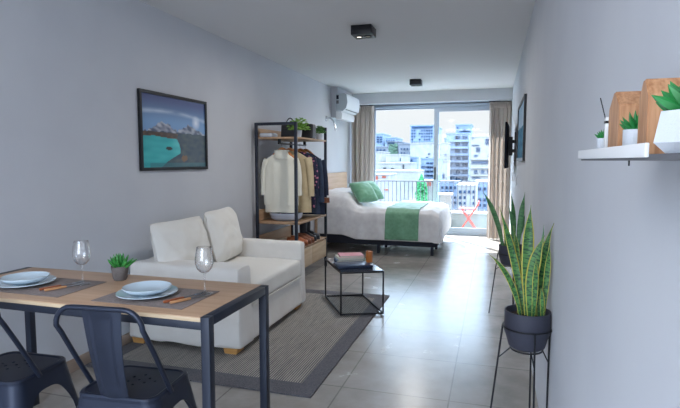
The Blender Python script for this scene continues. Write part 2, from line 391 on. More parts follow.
# ------------------------------------------------------------------ ceiling lamps
def spotbox(x, y, w, d, label, warm):
    t = thing('ceiling_spotlight', label, 'ceiling lamp', (x, y, ZC-.085), 0, 'black box spotlights on the ceiling')
    m = M(); m.box(x-w/2, x+w/2, y-d/2, y+d/2, ZC-.078, ZC, .003); m.build('housing', 'black', t)
    for k, xx in enumerate((x-w*.22, x+w*.22)):
        m = M(); m.lathe((xx, y, ZC-.079), [(.034, 0), (.034, -.006), (.028, -.006), (.02, .0), (0, .001)], 20); ring_ = m.build('lamp_ring', 'black', t)
        m = M(); m.lathe((xx, y, ZC-.0815), [(0, 0), (.02, 0), (.02, .002), (0, .002)], 16); m.build('bulb', LENS if (k == 0 and warm) else 'lens', ring_)
LENS = bpy.data.materials.new('lit_bulb'); LENS.use_nodes = True
_b = LENS.node_tree.nodes['Principled BSDF']; _b.inputs['Emission Color'].default_value = (1, .9, .75, 1); _b.inputs['Emission Strength'].default_value = 1.6
spotbox(-1.115, 4.42, .18, .19, 'black box ceiling spotlight nearer the sofa, the larger looking of the two', True)
spotbox(-1.10, 7.45, .16, .18, 'black box ceiling spotlight above the bed, nearer the window', False)

# ------------------------------------------------------------------ air conditioner
t = thing('air_conditioner', 'white split air conditioner high on the left wall by the curtain', 'air conditioner', (-2.3, 8.05, 2.0))
m = M(); Y0, Y1 = 7.7, 8.46; prof = [(-2.385, 2.10), (-2.385, 2.36), (-2.25, 2.365), (-2.21, 2.34), (-2.195, 2.22), (-2.215, 2.13), (-2.27, 2.085)]
m.prism([(x, Y0, z) for x, z in prof], (0, Y1-Y0, 0)); m.build('housing', 'acwhite', t)
m = M(); m.prism([(-2.29+(x+2.29)*.97, Y0-.006, 2.22+(z-2.22)*.97) for x, z in prof], (0, .007, 0)); sp_ = m.build('side_panel', 'acgrey', t)
m = M(); m.prism([(-2.38, 7.7, 1.965), (-2.38, 7.7, 2.083), (-2.30, 7.7, 2.083), (-2.28, 7.7, 2.04), (-2.29, 7.7, 1.965)], (0, .74, 0)); m.build('lower_cover', 'acwhite', t)
M().box(-2.255, -2.222, 7.74, 8.42, 2.108, 2.114).build('louvre', 'black', t)
M().box(-2.372, -2.335, 7.688, 7.694, 2.27, 2.33).build('label_plate', 'screen', sp_)
M().box(-2.372, -2.335, 7.688, 7.694, 2.20, 2.25).build('label_plate', 'rail', sp_)
# wall lamp arm
t = thing('wall_reading_lamp', 'small chrome curved arm fixed on the left wall below the air conditioner', 'wall lamp', (-2.49, 7.5, 1.9))
M().box(-2.49, -2.478, 7.49, 7.56, 1.92, 2.0, .003).build('wall_plate', 'chrome', t)
M().tube(bez((-2.478, 7.525, 1.965), (-2.36, 7.525, 1.99), (-2.335, 7.53, 1.8), 14), .015, 10).build('lamp_arm', 'chrome', t)
M().lathe((-2.335, 7.53, 1.775), [(0, 0), (.016, 0), (.016, .035), (0, .035)], 14).build('lamp_head', 'chrome', t)

# ------------------------------------------------------------------ framed pictures
def vcol_sheet(name, fn, place, nu, nv, parent, mt='print'):
    m = M(); V = m.surf(lambda u, v: place(u, v), nu, nv)
    o = m.build(name, mt, parent)
    me = o.data; at = me.color_attributes.new('Col', 'FLOAT_COLOR', 'POINT')
    for j in range(nv+1):
        for i in range(nu+1): at.data[j*(nu+1)+i].color = fn(i/nu, j/nv)
    return o
def mixc(a, b, t): t = max(0, min(1, t)); return tuple(a[i]*(1-t)+b[i]*t for i in range(3))+(1,)
def landscape(u, v):
    n1 = nz(u*3, v*9, 1)*.5+nz(u*9, v*30, 4)*.25
    sky = mixc(S(120, 160, 205), S(60, 74, 128), smooth(.6, 1, v))
    c = mixc(sky, S(206, 222, 238), max(0, 1-abs(v-(.77+.05*math.sin(u*3)-.06*u))/.045)*.8*(.6+n1))
    c = mixc(c, S(235, 240, 250), max(0, 1-math.hypot((u-.83)*1.5, v-.68)/.12))
    ridge = .52+.12*math.exp(-((u-.30)/.13)**2)+.11*math.exp(-((u-.72)/.14)**2)-.05*smooth(.12, 0, u)+.035*nz(u*14, 0, 3)+.035*nz(u*34, 0, 9)
    if v < ridge:
        c = mixc(S(80, 90, 116), S(186, 190, 202), .35+1.5*nz(u*14+v*8, v*16, 2)+(v-.55)*3) if v > .5+.03*nz(u*12, 1, 1) else S(62, 74, 92)
    shore = .50-.12*smooth(.0, .6, u)+.02*nz(u*14, 0, 7)
    if v < .50 - .02*u and u < .62: c = mixc(S(104, 80, 66), S(70, 62, 58), .5+nz(u*20, v*30, 5))
    lake = .44-.10*abs(u-.15)+.02*nz(u*9, 2, 2)
    if v < lake and u < .56+.1*nz(v*6, 1, 1): c = mixc(S(40, 170, 176), S(70, 196, 196), .5+nz(u*5, v*14, 6))
    if math.hypot((u-.38)*.7, (v-.27)*1.5) < .035+.01*nz(u*30, v*30, 1): c = S(52, 62, 60)
    edge = .56-.35*(v<.2)*(.2-v)*4+.1*nz(v*6, 1, 1)
    if u >= edge-.02 and v < .5: c = mixc(S(40, 62, 82), S(78, 92, 92), .4+nz(u*12, v*16, 8))
    if math.hypot((u-.62), (v-.13)*1.1) < .05+.02*nz(u*30, v*30, 4): c = S(122, 90, 60)
    if v < .07 and u > .1: c = mixc(c, S(60, 120, 130), .6)
    return c
t = thing('framed_picture', 'black-framed mountain lake landscape print on the left wall above the sofa', 'picture', (XL, 3.64, 1.24))
def frame(xw, dx, y0, y1, z0, z1, t, bw=.024, mat_='black', d=.022):
    m = M(); xa, xb = sorted((xw, xw+dx*d))
    m.box(xa, xb, y0, y0+bw, z0, z1).box(xa, xb, y1-bw, y1, z0, z1).box(xa, xb, y0+bw, y1-bw, z0, z0+bw).box(xa, xb, y0+bw, y1-bw, z1-bw, z1)
    m.build('frame', mat_, t)
frame(XL, 1, 3.168, 4.075, 1.237, 1.835, t)
vcol_sheet('print', landscape, lambda u, v: Vector((XL+.012, 3.19+.865*u, 1.26+.552*v)), 150, 100, t)
t = thing('framed_picture', 'black-framed blue and white print on the right wall, before the television', 'picture', (XR, 5.5, 1.31))
frame(XR, -1, 4.75, 6.0, 1.31, 1.89, t, .03)
vcol_sheet('print', lambda u, v: mixc(S(40, 98, 130), S(70, 130, 160), .5+nz(u*8, v*10, 1)) if v < .58+.06*nz(u*5, 0, 2) else mixc(S(190, 205, 220), S(160, 190, 215), v), lambda u, v: Vector((XR-.012, 4.78+1.19*u, 1.34+.52*v)), 40, 60, t, 'printmatte')

# ------------------------------------------------------------------ television + switches
t = thing('television', 'thin black television on a swivel arm on the right wall, near the curtain', 'television', (.2, 6.95, 1.2))
a, b = Vector((.140, 6.5, 0)), Vector((.195, 7.4, 0)); d = (b-a).normalized(); nrm = Vector((-d.y, d.x, 0))
def tvbox(m, s0, s1, n0, n1, z0, z1):
    P = [a+d*s0+nrm*n0, a+d*s1+nrm*n0, a+d*s1+nrm*n1, a+d*s0+nrm*n1]
    m.prism([(p.x, p.y, z0) for p in P], (0, 0, z1-z0)); return m
tvbox(M(), 0, .9, -.0, .02, 1.22, 1.78).build('housing', 'screen', t)
tvbox(M(), .015, .885, .0205, .0225, 1.24, 1.765).build('screen', 'screen', t)
m = M(); m.box(.175, .225, 6.93, 6.99, 1.38, 1.62).box(.195, .26, 6.95, 6.98, 1.42, 1.46).box(.195, .26, 6.95, 6.98, 1.54, 1.58); m.build('swivel_arm', 'black', t)
M().box(.248, .2595, 6.88, 7.05, 1.3, 1.68).build('wall_bracket', 'black', t)
for y, l in ((6.23, 'white switch plate on the right wall under the framed print, nearer the viewer'), (7.5, 'white switch plate on the right wall under the television, nearer the window')):
    t = thing('light_switch', l, 'light switch', (XR, y, 1.05), 0, 'switch plates on the right wall')
    pl_ = M().box(XR-.01, XR, y-.035, y+.035, 1.03, 1.15, .002).build('plate', 'trimwhite', t)
    M().box(XR-.014, XR-.0101, y-.015, y+.015, 1.06, 1.12, .001).build('rocker', 'trimwhite', pl_)

# ------------------------------------------------------------------ rug
t = thing('area_rug', 'flatwoven grey beige ribbed rug with darker border under the coffee table', 'rug', (-1.7, 3.7, 0))
M().box(-2.36, -1.05, 2.71, 4.66, .001, .0085).build('ribbed_field', 'rug', t)
m = M(); m.box(-2.475, -.94, 2.56, 2.71, .001, .009).box(-2.475, -.94, 4.66, 4.8, .001, .009).box(-2.475, -2.36, 2.71, 4.66, .001, .009).box(-1.05, -.94, 2.71, 4.66, .001, .009)
m.build('border', 'rugedge', t)

# ------------------------------------------------------------------ sofa
SX0, SX1, SY0, SY1 = -2.46, -1.60, 2.98, 4.24
t = thing('sofa', 'cream slipcovered two-seat sofa against the left wall on the ribbed rug', 'sofa', (-2.03, 3.65, .009))
def cloth_box(m, x0, x1, y0, y1, z0, z1, r, flare=0, amp=.006, seed=0, n=10):
    """rounded upholstered block with wrinkles"""
    b = M(); b.box(x0, x1, y0, y1, z0, z1)
    bmesh.ops.subdivide_edges(b.bm, edges=b.bm.edges[:], cuts=n, use_grid_fill=True)
    c = Vector(((x0+x1)/2, (y0+y1)/2, (z0+z1)/2)); h = Vector(((x1-x0)/2, (y1-y0)/2, (z1-z0)/2))
    for v in b.bm.verts:
        p = v.co-c; q = Vector([max(-h[i]+r, min(h[i]-r, p[i])) for i in range(3)]); e = p-q
        if e.length > 1e-9: p = q+e.normalized()*r
        w = c+p
        f = max(0, (z1-w.z)/(z1-z0))
        w.x += (p.x/h.x)*flare*f*f; w.y += (p.y/h.y)*flare*f*f
        k = amp*(nz(w.x*3+seed, w.y*3, w.z*1.5, 2.2)+.5*nz(w.x*8, w.y*8+seed, w.z*3, 2))
        nn = e.normalized() if e.length > 1e-9 else Vector((0, 0, 1))
        w += nn*k
        v.co = w
    tmp = bpy.data.meshes.new('tmp'); b.bm.to_mesh(tmp); b.bm.free(); m.bm.from_mesh(tmp); bpy.data.meshes.remove(tmp)
    return m
cloth_box(M(), SX0+.02, SX1-.01, SY0+.18, SY1-.09, .05, .30, .02, .015, .006, 1, 16).build('skirted_base', 'sofa', t)
cloth_box(M(), SX0, SX1, SY0, SY0+.20, .045, .60, .03, .02, .009, 2, 16).build('armrest', 'sofa', t)
cloth_box(M(), SX0, SX1, SY1-.10, SY1, .045, .60, .03, .01, .006, 3, 16).build('armrest', 'sofa', t)
cloth_box(M(), SX0, SX0+.07, SY0+.20, SY1-.10, .09, .60, .03, 0, .006, 4, 12).build('back_frame', 'sofa', t)
cloth_box(M(), SX0+.08, SX1+.006, SY0+.20, SY1-.102, .295, .455, .035, 0, .007, 5, 16).build('seat_cushion', 'cushion', t)
m = M(); m.tube([(SX1+.004, SY0+.21, .30), (SX1+.004, SY1-.11, .30)], .004, 6); m.build('piping', 'cushion', t)
for (x, y) in ((-2.42, 3.035), (-1.685, 3.035), (-2.42, 4.13), (-1.685, 4.13)):
    m = M(); x0, x1 = x-.045, x+.065
    m.prism([(x0+.01, y-.03, .0095), (x1-.015, y-.03, .0095), (x1-.015, y+.06, .0095), (x0+.01, y+.06, .0095)], (0, 0, .0001))
    m.bm.free(); m = M(); m.box(x0, x1, y-.04, y+.07, .0095, .055)
    for v in m.bm.verts:
        if v.co.z < .03: v.co.x += -.012 if v.co.x > x else .012
    m.build('leg', 'legwood', t)
def back_cushion(cy, w, h, tilt, yawd, seed, x, z):
    mt = Matrix.Translation((x, cy, z)) @ Matrix.Rotation(math.radians(yawd), 4, 'Z') @ Matrix.Rotation(math.radians(tilt), 4, 'Y') @ Matrix.Rotation(PI/2, 4, 'X') @ Matrix.Rotation(PI/2, 4, 'Y')
    return pillow(M(), w, h, .20, mt, 26, seed, .009, 2.6)
g = 'cream back cushions on the sofa'
tag(back_cushion(3.33, .62, .43, -14, -3, 3, -2.25, .665).build('back_cushion', 'cushion'), 'large wrinkled cream back cushion at the near end of the sofa', 'cushion', g)
tag(back_cushion(3.90, .58, .46, -14, 8, 9, -2.22, .68).build('back_cushion', 'cushion'), 'plump cream back cushion at the far end of the sofa, towards the wardrobe', 'cushion', g)

# ------------------------------------------------------------------ dining table
TX0, TX1, TY0, TY1, TZ = -2.36, -.963, 1.572, 2.082, .75
t = thing('dining_table', 'oak topped dining table with a dark steel frame, before the sofa', 'table', (-1.67, 1.84, 0))
M().box(TX0+.036, TX1-.036, TY0, TY1, TZ-.004, TZ, .001).build('tabletop', 'tabletop', t)
M().box(TX0+.036, TX1-.036, TY0+.0005, TY1-.0005, TZ-.019, TZ-.0041, .001).build('tabletop_core', 'plyedge', t)
for x in (TX0, TX1-.035):
    for y in (TY0, TY1-.035): M().box(x, x+.035, y, y+.035, 0, TZ, .002).build('leg', 'metal', t)
    M().box(x, x+.035, TY0+.035, TY1-.035, TZ-.035, TZ, .002).build('end_rail', 'metal', t)
    M().box(x, x+.035, TY0+.035, TY1-.035, 0, .035, .002).build('foot_rail', 'metal', t)
for y in (TY0+.004, TY1-.029): M().box(TX0+.035, TX1-.035, y, y+.025, TZ-.05, TZ-.0192, .002).build('side_rail', 'metal', t)

# place settings
def placemat(x, y, rz, label):
    m = M(); m.box(-.21, .21, -.14, .14, 0, .0025, .001)
    o = m.build('placemat', 'mat'); o.location = (x, y, TZ+.0004); o.rotation_euler = (0, 0, rz); return tag(o, label, 'placemat', 'grey placemats on the table')
placemat(-1.915, 1.775, .0, 'grey rectangular placemat on the left of the dining table, nearer the wall')
placemat(-1.325, 1.772, .0, 'grey rectangular placemat on the right of the dining table, nearer the table end')
def plate(x, y, z, r, h, name, label, grp):
    m = M(); prof = [(0, .003), (r*.55, .003), (r*.62, .0045), (r*.92, h-.002), (r, h), (r*.995, h+.003), (r*.9, h+.0015), (r*.62, .009), (r*.5, .0075), (0, .007)]
    prof = [(0, .0)] + [(r*.5, 0), (r*.52, .004)] + prof[3:]
    m.lathe((x, y, z), prof, 48); return tag(m.build(name, 'porcelain', ang=1.2), label, 'plate', grp)
for cx, s in ((-2.02, 'left'), (-1.37, 'right')):
    w_ = {'left': 'left place setting, nearer the wall', 'right': 'right place setting, beside the potted succulent'}[s]
    plate(cx, 1.768, TZ+.0035, .122, .014, 'dinner_plate', 'wide white dinner plate, the lower one at the '+w_, 'dinner plates')
    m = M(); r = .098
    m.lathe((cx-.002, 1.77, TZ+.0125), [(0, 0), (.05, 0), (.053, .004), (.085, .012), (r, .026), (r-.001, .0285), (.083, .0155), (.05, .0075), (0, .006)], 48)
    tag(m.build('soup_plate', 'porcelain', ang=1.2), 'deep white soup plate, stacked on top at the '+w_, 'plate', 'soup plates')
def knife(x, y, rz, label):
    t = thing('table_knife', label, 'knife', (x, y, TZ+.004), rz, 'table knives')
    M().box(-.045, .045, -.0065, .0065, .0, .009, .003).build('handle', 'handle2', t, True)
    m = M(); m.prism([(.045, -.005, .002), (.135, -.006, .002), (.155, .004, .002), (.045, .006, .002)], (0, 0, .0018)); m.build('blade', 'steel', t, True)
def fork(x, y, rz, label):
    t = thing('table_fork', label, 'fork', (x, y, TZ+.004), rz, 'table forks')
    M().box(-.045, .045, -.0065, .0065, .0, .009, .003).build('handle', 'handle', t, True)
    m = M(); m.box(.045, .095, -.0025, .0025, .003, .006).box(.095, .108, -.009, .009, .003, .006)
    for k in range(4): m.box(.108, .145, -.009+k*.0053, -.009+k*.0053+.0025, .003, .006)
    m.build('tines', 'steel', t, True)
fork(-1.845, 1.735, 1.2, 'fork with reddish wooden handle at the left place setting'); knife(-1.812, 1.73, 1.18, 'knife with pale wooden handle at the left place setting')
fork(-1.21, 1.72, 1.15, 'fork with reddish wooden handle at the right place setting'); knife(-1.178, 1.718, 1.12, 'knife with pale wooden handle at the right place setting')
def wineglass(x, y, label, z=TZ+.0032):
    o_ = [(0, 0), (.034, 0), (.034, .0012), (.012, .004), (.004, .009), (.0034, .05), (.004, .078), (.007, .086), (.02, .094), (.032, .108), (.0385, .13), (.038, .15), (.033, .183), (.030, .198)]
    i_ = [(.0292, .198), (.0322, .183), (.0372, .15), (.0377, .13), (.0312, .109), (.019, .0955), (.006, .0895), (0, .089)]
    m = M(); m.lathe((x, y, z), o_+i_, 36); return tag(m.build('wine_glass', 'glass', ang=1.5), label, 'wine glass', 'wine glasses on the table')
wineglass(-1.775, 1.845, 'clear empty wine glass at the left place setting, nearer the wall')
wineglass(-1.155, 1.86, 'clear empty wine glass at the right place setting, nearer the table end')

def rosette(m, c, n, r, h, w, seed, up=.7, droop=0):
    rnd = random.Random(seed)
    for k in range(n):
        f = k/n; ang = k*2.399+rnd.uniform(-.2, .2); el = up*(.35+.75*f)*PI/2; L = r*(1-.35*f)*rnd.uniform(.85, 1.1)
        tip = Vector(c)+Vector((math.cos(ang)*math.cos(el)*L, math.sin(ang)*math.cos(el)*L, math.sin(el)*h))
        mid = Vector(c)+(tip-Vector(c))*.5+Vector((math.cos(ang), math.sin(ang), 0))*r*.1
        P = bez(c, mid, tip, 6); W = [w*.5, w*.9, w, w*.95, w*.75, w*.4, w*.03]
        m.tube(P, W, 6)
t = thing('potted_succulent', 'small green spiky succulent in a grey concrete pot on the dining table', 'potted plant', (-1.68, 1.975, TZ))
M().lathe((-1.68, 1.975, TZ), [(0, 0), (.027, 0), (.032, .01), (.039, .062), (.039, .067), (.035, .067), (.034, .056), (0, .056)], 28).build('pot', 'concrete', t)
m = M(); rosette(m, (-1.68, 1.975, TZ+.052), 28, .092, .078, .0085, 3, .85); m.build('leaves', 'succ', t)

# ------------------------------------------------------------------ chairs
def make_chair():
    t = thing('metal_chair', '', 'chair', (0, 0, 0))
    H = .45; W = .165; D = .145; R = .05
    def per(s, W=W, D=D, R=R):                   # rounded square perimeter, s in 0..1, starts mid front (+y) clockwise
        pts = []
        for (cx, cy, a0) in ((W-R, D-R, 0), (-(W-R), D-R, PI/2), (-(W-R), -(D-R), PI), (W-R, -(D-R), 1.5*PI)):
            for k in range(7): a = a0+PI/2*k/6; pts.append((cx+R*math.cos(a), cy+R*math.sin(a)))
        return pts
    def ring(shr, dense=1):
        base = per(0, W-shr, D-shr, max(.01, R-shr)); out = []
        n = len(base)
        for i in range(n):
            a = Vector(base[i]); b = Vector(base[(i+1) % n]); L = (b-a).length; k = max(1, int(L/.02))
            for q in range(k): out.append(a+(b-a)*q/k)
        return out
    # seat pan with drain holes (boolean)
    m = M(); rr = [(0.0, H-.02), (0.0, H-.006), (.004, H), (.014, H+.001), (.022, H-.003), (.16, H-.005)]
    base = per(0); n = len(base); rings = []
    for sh, z in rr:
        f = lambda p: Vector((p[0]*(1-sh/W), p[1]*(1-sh/D), z))
        rings.append([m.bm.verts.new(f(p)) for p in base])
    for sh, z in ((.16, H-.0075), (.022, H-.0055), (.0025, H-.008), (.0025, H-.02)):
        rings.append([m.bm.verts.new((p[0]*(1-sh/W), p[1]*(1-sh/D), z)) for p in base])
    for A, B in list(zip(rings, rings[1:]))[:5]+list(zip(rings[6:], rings[7:])):
        for k in range(n): m.bm.faces.new((A[k], A[(k+1) % n], B[(k+1) % n], B[k]))
    m.bm.faces.new(rings[5]); m.bm.faces.new(rings[6][::-1])
    A, B = rings[-1], rings[0]
    for k in range(n): m.bm.faces.new((A[k], A[(k+1) % n], B[(k+1) % n], B[k]))
    seat = m.build('seat', 'chair', t, True)
    c = M()
    for (x, y) in ((0, 0), (.035, .02), (-.035, .02), (.035, -.02), (-.035, -.02), (0, .045), (0, -.045), (.07, 0), (-.07, 0)):
        c.lathe((x*1.0, y+.02, H-.03), [(0, 0), (.0065, 0), (.0065, .06), (0, .06)], 10)
    cu = c.build('cut', 'chair', t, True)
    mod = seat.modifiers.new('b', 'BOOLEAN'); mod.operation = 'DIFFERENCE'; mod.object = cu; mod.solver = 'FAST'
    dg = bpy.context.evaluated_depsgraph_get(); dg.update(); me = bpy.data.meshes.new_from_object(seat.evaluated_get(dg)); seat.modifiers.clear()
    if len(me.vertices) > 50:
        for pl in me.polygons: pl.use_smooth = False
        seat.data = me
    bpy.data.objects.remove(cu)
    # legs: each a quarter of the pressed sheet skirt with an arch between legs
    def side_h(tt):
        a = min(1, abs(tt)/.74); return (H-.075)*(1-a**3.2)**(1/3.2) if a < 1 else 0
    for q in range(4):
        sx, sy = [(1, 1), (-1, 1), (-1, -1), (1, -1)][q]
        cols = []
        for k in range(13): cols.append((sx*(W-R)*k/12, sy*D, k/12*(W-R)/W, 'y'))
        for k in range(1, 6): a = PI/2-PI/2*k/6; cols.append((sx*(W-R+R*math.cos(a)), sy*(D-R+R*math.sin(a)), 1, 'c'))
        for k in range(12, -1, -1): cols.append((sx*W, sy*(D-R)*k/12, k/12*(D-R)/D, 'x'))
        m = M(); nv = 14
        def P(i, j, off):
            x, y, tt, kd = cols[i]; zb = side_h(tt); z = (H-.018)+(zb-(H-.018))*j/nv
            dep = (H-.018-z)
            fl = 1+.0
            cx, cy = sx*W, sy*D                  # taper towards the corner as it goes down
            ts = .45*(dep/H)**1.2 if tt > .5 else 0
            ts *= smooth(.5, .74, tt)
            px = x+(cx-x)*ts; py = y+(cy-y)*ts
            o_ = .17*dep
            px += sx*o_*abs(x)/W; py += sy*o_*abs(y)/D
            nx, ny = ((0, sy) if kd == 'y' else (sx, 0)) if kd != 'c' else (sx*.7, sy*.7)
            return Vector((px-nx*off, py-ny*off, z))
        nc = len(cols)-1
        V1 = m.surf(lambda u, v: P(round(u*nc), round(v*nv), 0), nc, nv); V2 = m.surf(lambda u, v: P(round(u*nc), round(v*nv), .0035), nc, nv)
        for a, b in ((V1[-1], V2[-1]), (V1[0], V2[0]), ([r[0] for r in V1], [r[0] for r in V2]), ([r[-1] for r in V1], [r[-1] for r in V2])):
            for k in range(len(a)-1):
                try: m.bm.faces.new((a[k], a[k+1], b[k+1], b[k]))
                except ValueError: pass
        m.build('leg', 'chair', t, True, ang=.9)
    # tubular back hoop
    TZc = .80; yb = -.205
    path = [Vector((-W-.004, -.03, H-.015)), Vector((-W-.006, -.08, H+.07)), Vector((-W-.007, -.132, H+.16)), Vector((-W-.006, -.182, H+.245))]
    for k in range(7):
        a = PI-PI/2*k/6; path.append(Vector((-W+.064+.07*math.cos(a), yb-.004*math.sin(a), TZc-.07+.07*math.sin(a))))
    full = path+[Vector((-p.x, p.y, p.z)) for p in reversed(path)]
    M().tube(full, .0095, 10).build('back_hoop', 'chair', t, True, ang=1.2)
    # splat
    m = M()
    def sp(off):
        def g(u, v):
            wt = .058+.022*v**1.5; x = (2*u-1)*wt; z = H-.025+(TZc-H+.025)*v
            y = -D+.006+(yb+.002+D-.006)*v+.012*math.sin(v*PI)*-1 + .012*(2*u-1)**2
            inset = .004*smooth(.0, .12, .62-abs(2*u-1))*smooth(.12, .2, v)*smooth(.95, .87, v)
            return Vector((x, y+inset+off, z))
        return g
    A = m.surf(sp(0), 24, 30); B = m.surf(sp(.0025), 24, 30)
    for a, b in (([r[0] for r in A], [r[0] for r in B]), ([r[-1] for r in A], [r[-1] for r in B]), (A[0], B[0]), (A[-1], B[-1])):
        for k in range(len(a)-1): m.bm.faces.new((a[k], a[k+1], b[k+1], b[k]))
    m.build('back_splat', 'chair', t, True, ang=.9)
    return t
ch = make_chair()
ch.location = (-1.325, 1.625, 0); ch.rotation_euler = (0, 0, math.radians(5))
tag(ch, 'dark gunmetal sheet-metal chair at the right place setting, whole back in view', 'chair', 'metal chairs at the dining table')
dup(ch, (-1.925, 1.60, 0), math.radians(3), 'dark gunmetal sheet-metal chair at the left place setting, cut by the photo edge', 'metal chairs at the dining table')

# ------------------------------------------------------------------ wardrobe rack
WX0, WX1, WY0, WY1, WZ = -2.445, -1.965, 4.97, 5.98, 1.715
t = thing('open_wardrobe', 'open wardrobe rack with dark steel frame, oak shelves and drawers, behind the sofa', 'wardrobe', (-2.2, 5.45, 0))
p = .03
for x in (WX0, WX1-p):
    for y in (WY0, WY1-p): M().box(x, x+p, y, y+p, 0 if y > 5.5 or x < -2.2 else 0, WZ, .002).build('post', 'metal', t)
for y in (WY0, WY1-p): M().box(WX0+p, WX1-p, y, y+p, WZ-p, WZ, .002).build('end_rail', 'metal', t)
M().box(WX0, WX1, WY0+p, WY1-p, 1.545, 1.563, .001).build('shelf', 'shelfwood', t)
M().box(WX0, WX1, WY0+p, WY1-p, .635, .655, .001).build('shelf', 'shelfwood', t)
M().box(WX0, WX0+.012, WY0+p, WY1-p, 1.564, 1.66, .001).build('back_panel', 'shelfwood', t)
M().box(WX0, WX0+.012, WY0+p, WY1-p, .66, .78, .001).build('back_panel', 'shelfwood', t)
M().box(WX0, WX0+.012, WY0+p, WY1-p, .376, .50, .001).build('back_panel', 'shelfwood', t)
M().box(WX0+.01, WX1-.02, WY0+p, WY1-p, .14, .36, .001).build('drawer_case', 'shelfwood', t)
M().box(WX0, WX1, WY0+p, WY1-p, .3605, .375, .001).build('shelf', 'shelfwood', t)
for a_, b_ in ((WY0+p+.004, 5.448), (5.454, WY1-p-.004)): M().box(WX1-.02, WX1-.003, a_, b_, .135, .345, .002).build('drawer', 'drawerwood', t)
m = M(); m.box(-2.215, -2.185, 5.06, 5.08, 1.5, 1.545).box(-2.215, -2.185, 5.82, 5.84, 1.5, 1.545); m.tube([(-2.2, 5.04, 1.497), (-2.2, 5.86, 1.497)], .009, 10); m.build('hanging_rail', 'black', t)

def hanger(y, label, x=-2.2, z=1.497):
    t = thing('coat_hanger', label, 'coat hanger', (x, y, z-.1), 0, 'wooden hangers on the wardrobe rail')
    hk = [(x+.018*math.cos(a), y, z+.006+.018*math.sin(a)-.006) for a in [PI*.05+PI*1.05*k/10 for k in range(11)]]
    hk = [(x+.013*math.cos(PI*k/8), y, z+.012*math.sin(PI*k/8)) for k in range(0, 9)]+[(x-.006, y, z-.02), (x, y, z-.035), (x, y, z-.055)]
    M().tube(hk, .0022, 6).build('hook', 'steel', t)
    m = M()
    def g(side):
        pts = bez((x, y, z-.052), (x+side*.08, y, z-.085), (x+side*.15, y, z-.175), 8)
        m.tube(pts, [.016, .016, .015, .015, .014, .013, .013, .012, .009], 8)
    g(1); g(-1); m.build('shoulder_bar', 'hanger', t)
SL = []
def garment(name, y, cx, zt, zb, wt, wb, th, mat_, label, cat, seed=0, neck=.06, sleeve=None, parts=(), opn=0):
    t = thing(name, label, cat, (cx, y, zb), 0, 'clothes on the wardrobe rail')
    H = zt-zb
    def prof(v):                      # half width as v goes 0 bottom ->1 top
        w = wb+(wt-wb)*smooth(0, .85, v)
        if v > .86: k = (v-.86)/.14; w = w+(neck-w)*(k**1.3)
        return w
    m = M()
    def g(u, v):
        a = 2*PI*u; w = prof(v); d = th*(.75+.25*math.sin(v*PI))*(1 if v < .9 else 1-.45*(v-.9)/.1)
        x = w*math.copysign(abs(math.cos(a))**.6, math.cos(a)); yy = d*math.copysign(abs(math.sin(a))**.8, math.sin(a))
        f = .010*math.sin(x*48+seed)*(1-v)*.9+.012*nz(x*6+seed, v*3, seed, 1.5)
        return Vector((cx+x, y+yy+f*(1 if math.sin(a) < 0 else -1), zb+H*v))
    m.surf(g, 40, 30, cu=True, cap=True); m.build('torso', mat_, t, ang=1.2)
    if sleeve:
        sl, so, sr = sleeve
        for s in (-1, 1):
            m = M(); P = bez((cx+s*(wt-.02), y+.005, zt-H*.12), (cx+s*(wt+so*.6), y, zt-H*.25), (cx+s*(wt+so), y-.005, zt-sl), 12)
            m.tube(P, [sr*(1.1-.35*k/12) for k in range(13)], 12); SL.append(m.build('sleeve', mat_, t, ang=1.2))
    return t
hl = ['wooden hanger holding the cream turtleneck, foremost on the rail', 'wooden hanger behind the cream turtleneck holding the beige jacket', 'wooden hanger holding the floral shirt', 'wooden hanger holding the slate blue jacket', 'wooden hanger holding the dark coat, last on the rail']
ys = [5.14, 5.32, 5.48, 5.62, 5.78]
for y, l, hx in zip(ys, hl, (-2.2, -2.185, -2.18, -2.175, -2.17)): hanger(y, l, hx)
t = garment('turtleneck_sweater', ys[0]-.004, -2.215, 1.39, .83, .185, .2, .032, 'knit', 'cream knitted turtleneck sweater hanging foremost on the wardrobe rail', 'sweater', 1, .075)
# sweater collar, shirt tail, sleeves rolled behind
m = M(); m.lathe((-2.205, ys[0]-.004, 1.335), [(.088, 0), (.094, .02), (.086, .045), (.08, .07), (.086, .086), (.08, .094), (.068, .084), (.062, .06), (.062, 0)], 28, 1, .55); m.build('collar', 'knit', t)
m = M(); m.surf(lambda u, v: Vector((-2.215+.19*math.copysign(abs(math.cos(2*PI*u))**.6, math.cos(2*PI*u)), ys[0]+.0+.022*math.sin(2*PI*u)+.003*math.sin(u*60), .75+.10*v)), 40, 4, cu=True, cap=True); m.build('hem', 'knit', t)
for s in (-1, 1):
    M().tube(bez((-2.215+s*.165, ys[0]+.0, 1.33), (-2.215+s*.225, ys[0], 1.2), (-2.215+s*.205, ys[0]-.005, .98), 10), [.035, .037, .036, .035, .034, .033, .032, .031, .03, .03, .029], 12).build('sleeve', 'knit', t, ang=1.2, ref=True)
    m = M(); m.lathe((-2.215+s*.205, ys[0]-.005, .94), [(.0, 0), (.034, 0), (.036, .035), (.032, .07), (0, .07)], 16); m.build('cuff', 'knit', LAST['sleeve'])
t = garment('beige_jacket', ys[1], -2.165, 1.42, .74, .205, .235, .04, 'beige', 'beige cotton jacket hanging behind the cream turtleneck', 'jacket', 4, .06, (.50, .03, .045))
M().lathe((-2.03, ys[1]-.052, .80), [(0, 0), (.008, 0), (.008, .004), (0, .004)], 10).move(Matrix.Identity(4)).build('button', 'leather', t)
garment('floral_shirt', ys[2], -2.155, 1.415, .78, .2, .21, .022, 'floral', 'navy and pink floral shirt hanging between the jackets', 'shirt', 7, .06, (.42, .03, .036))
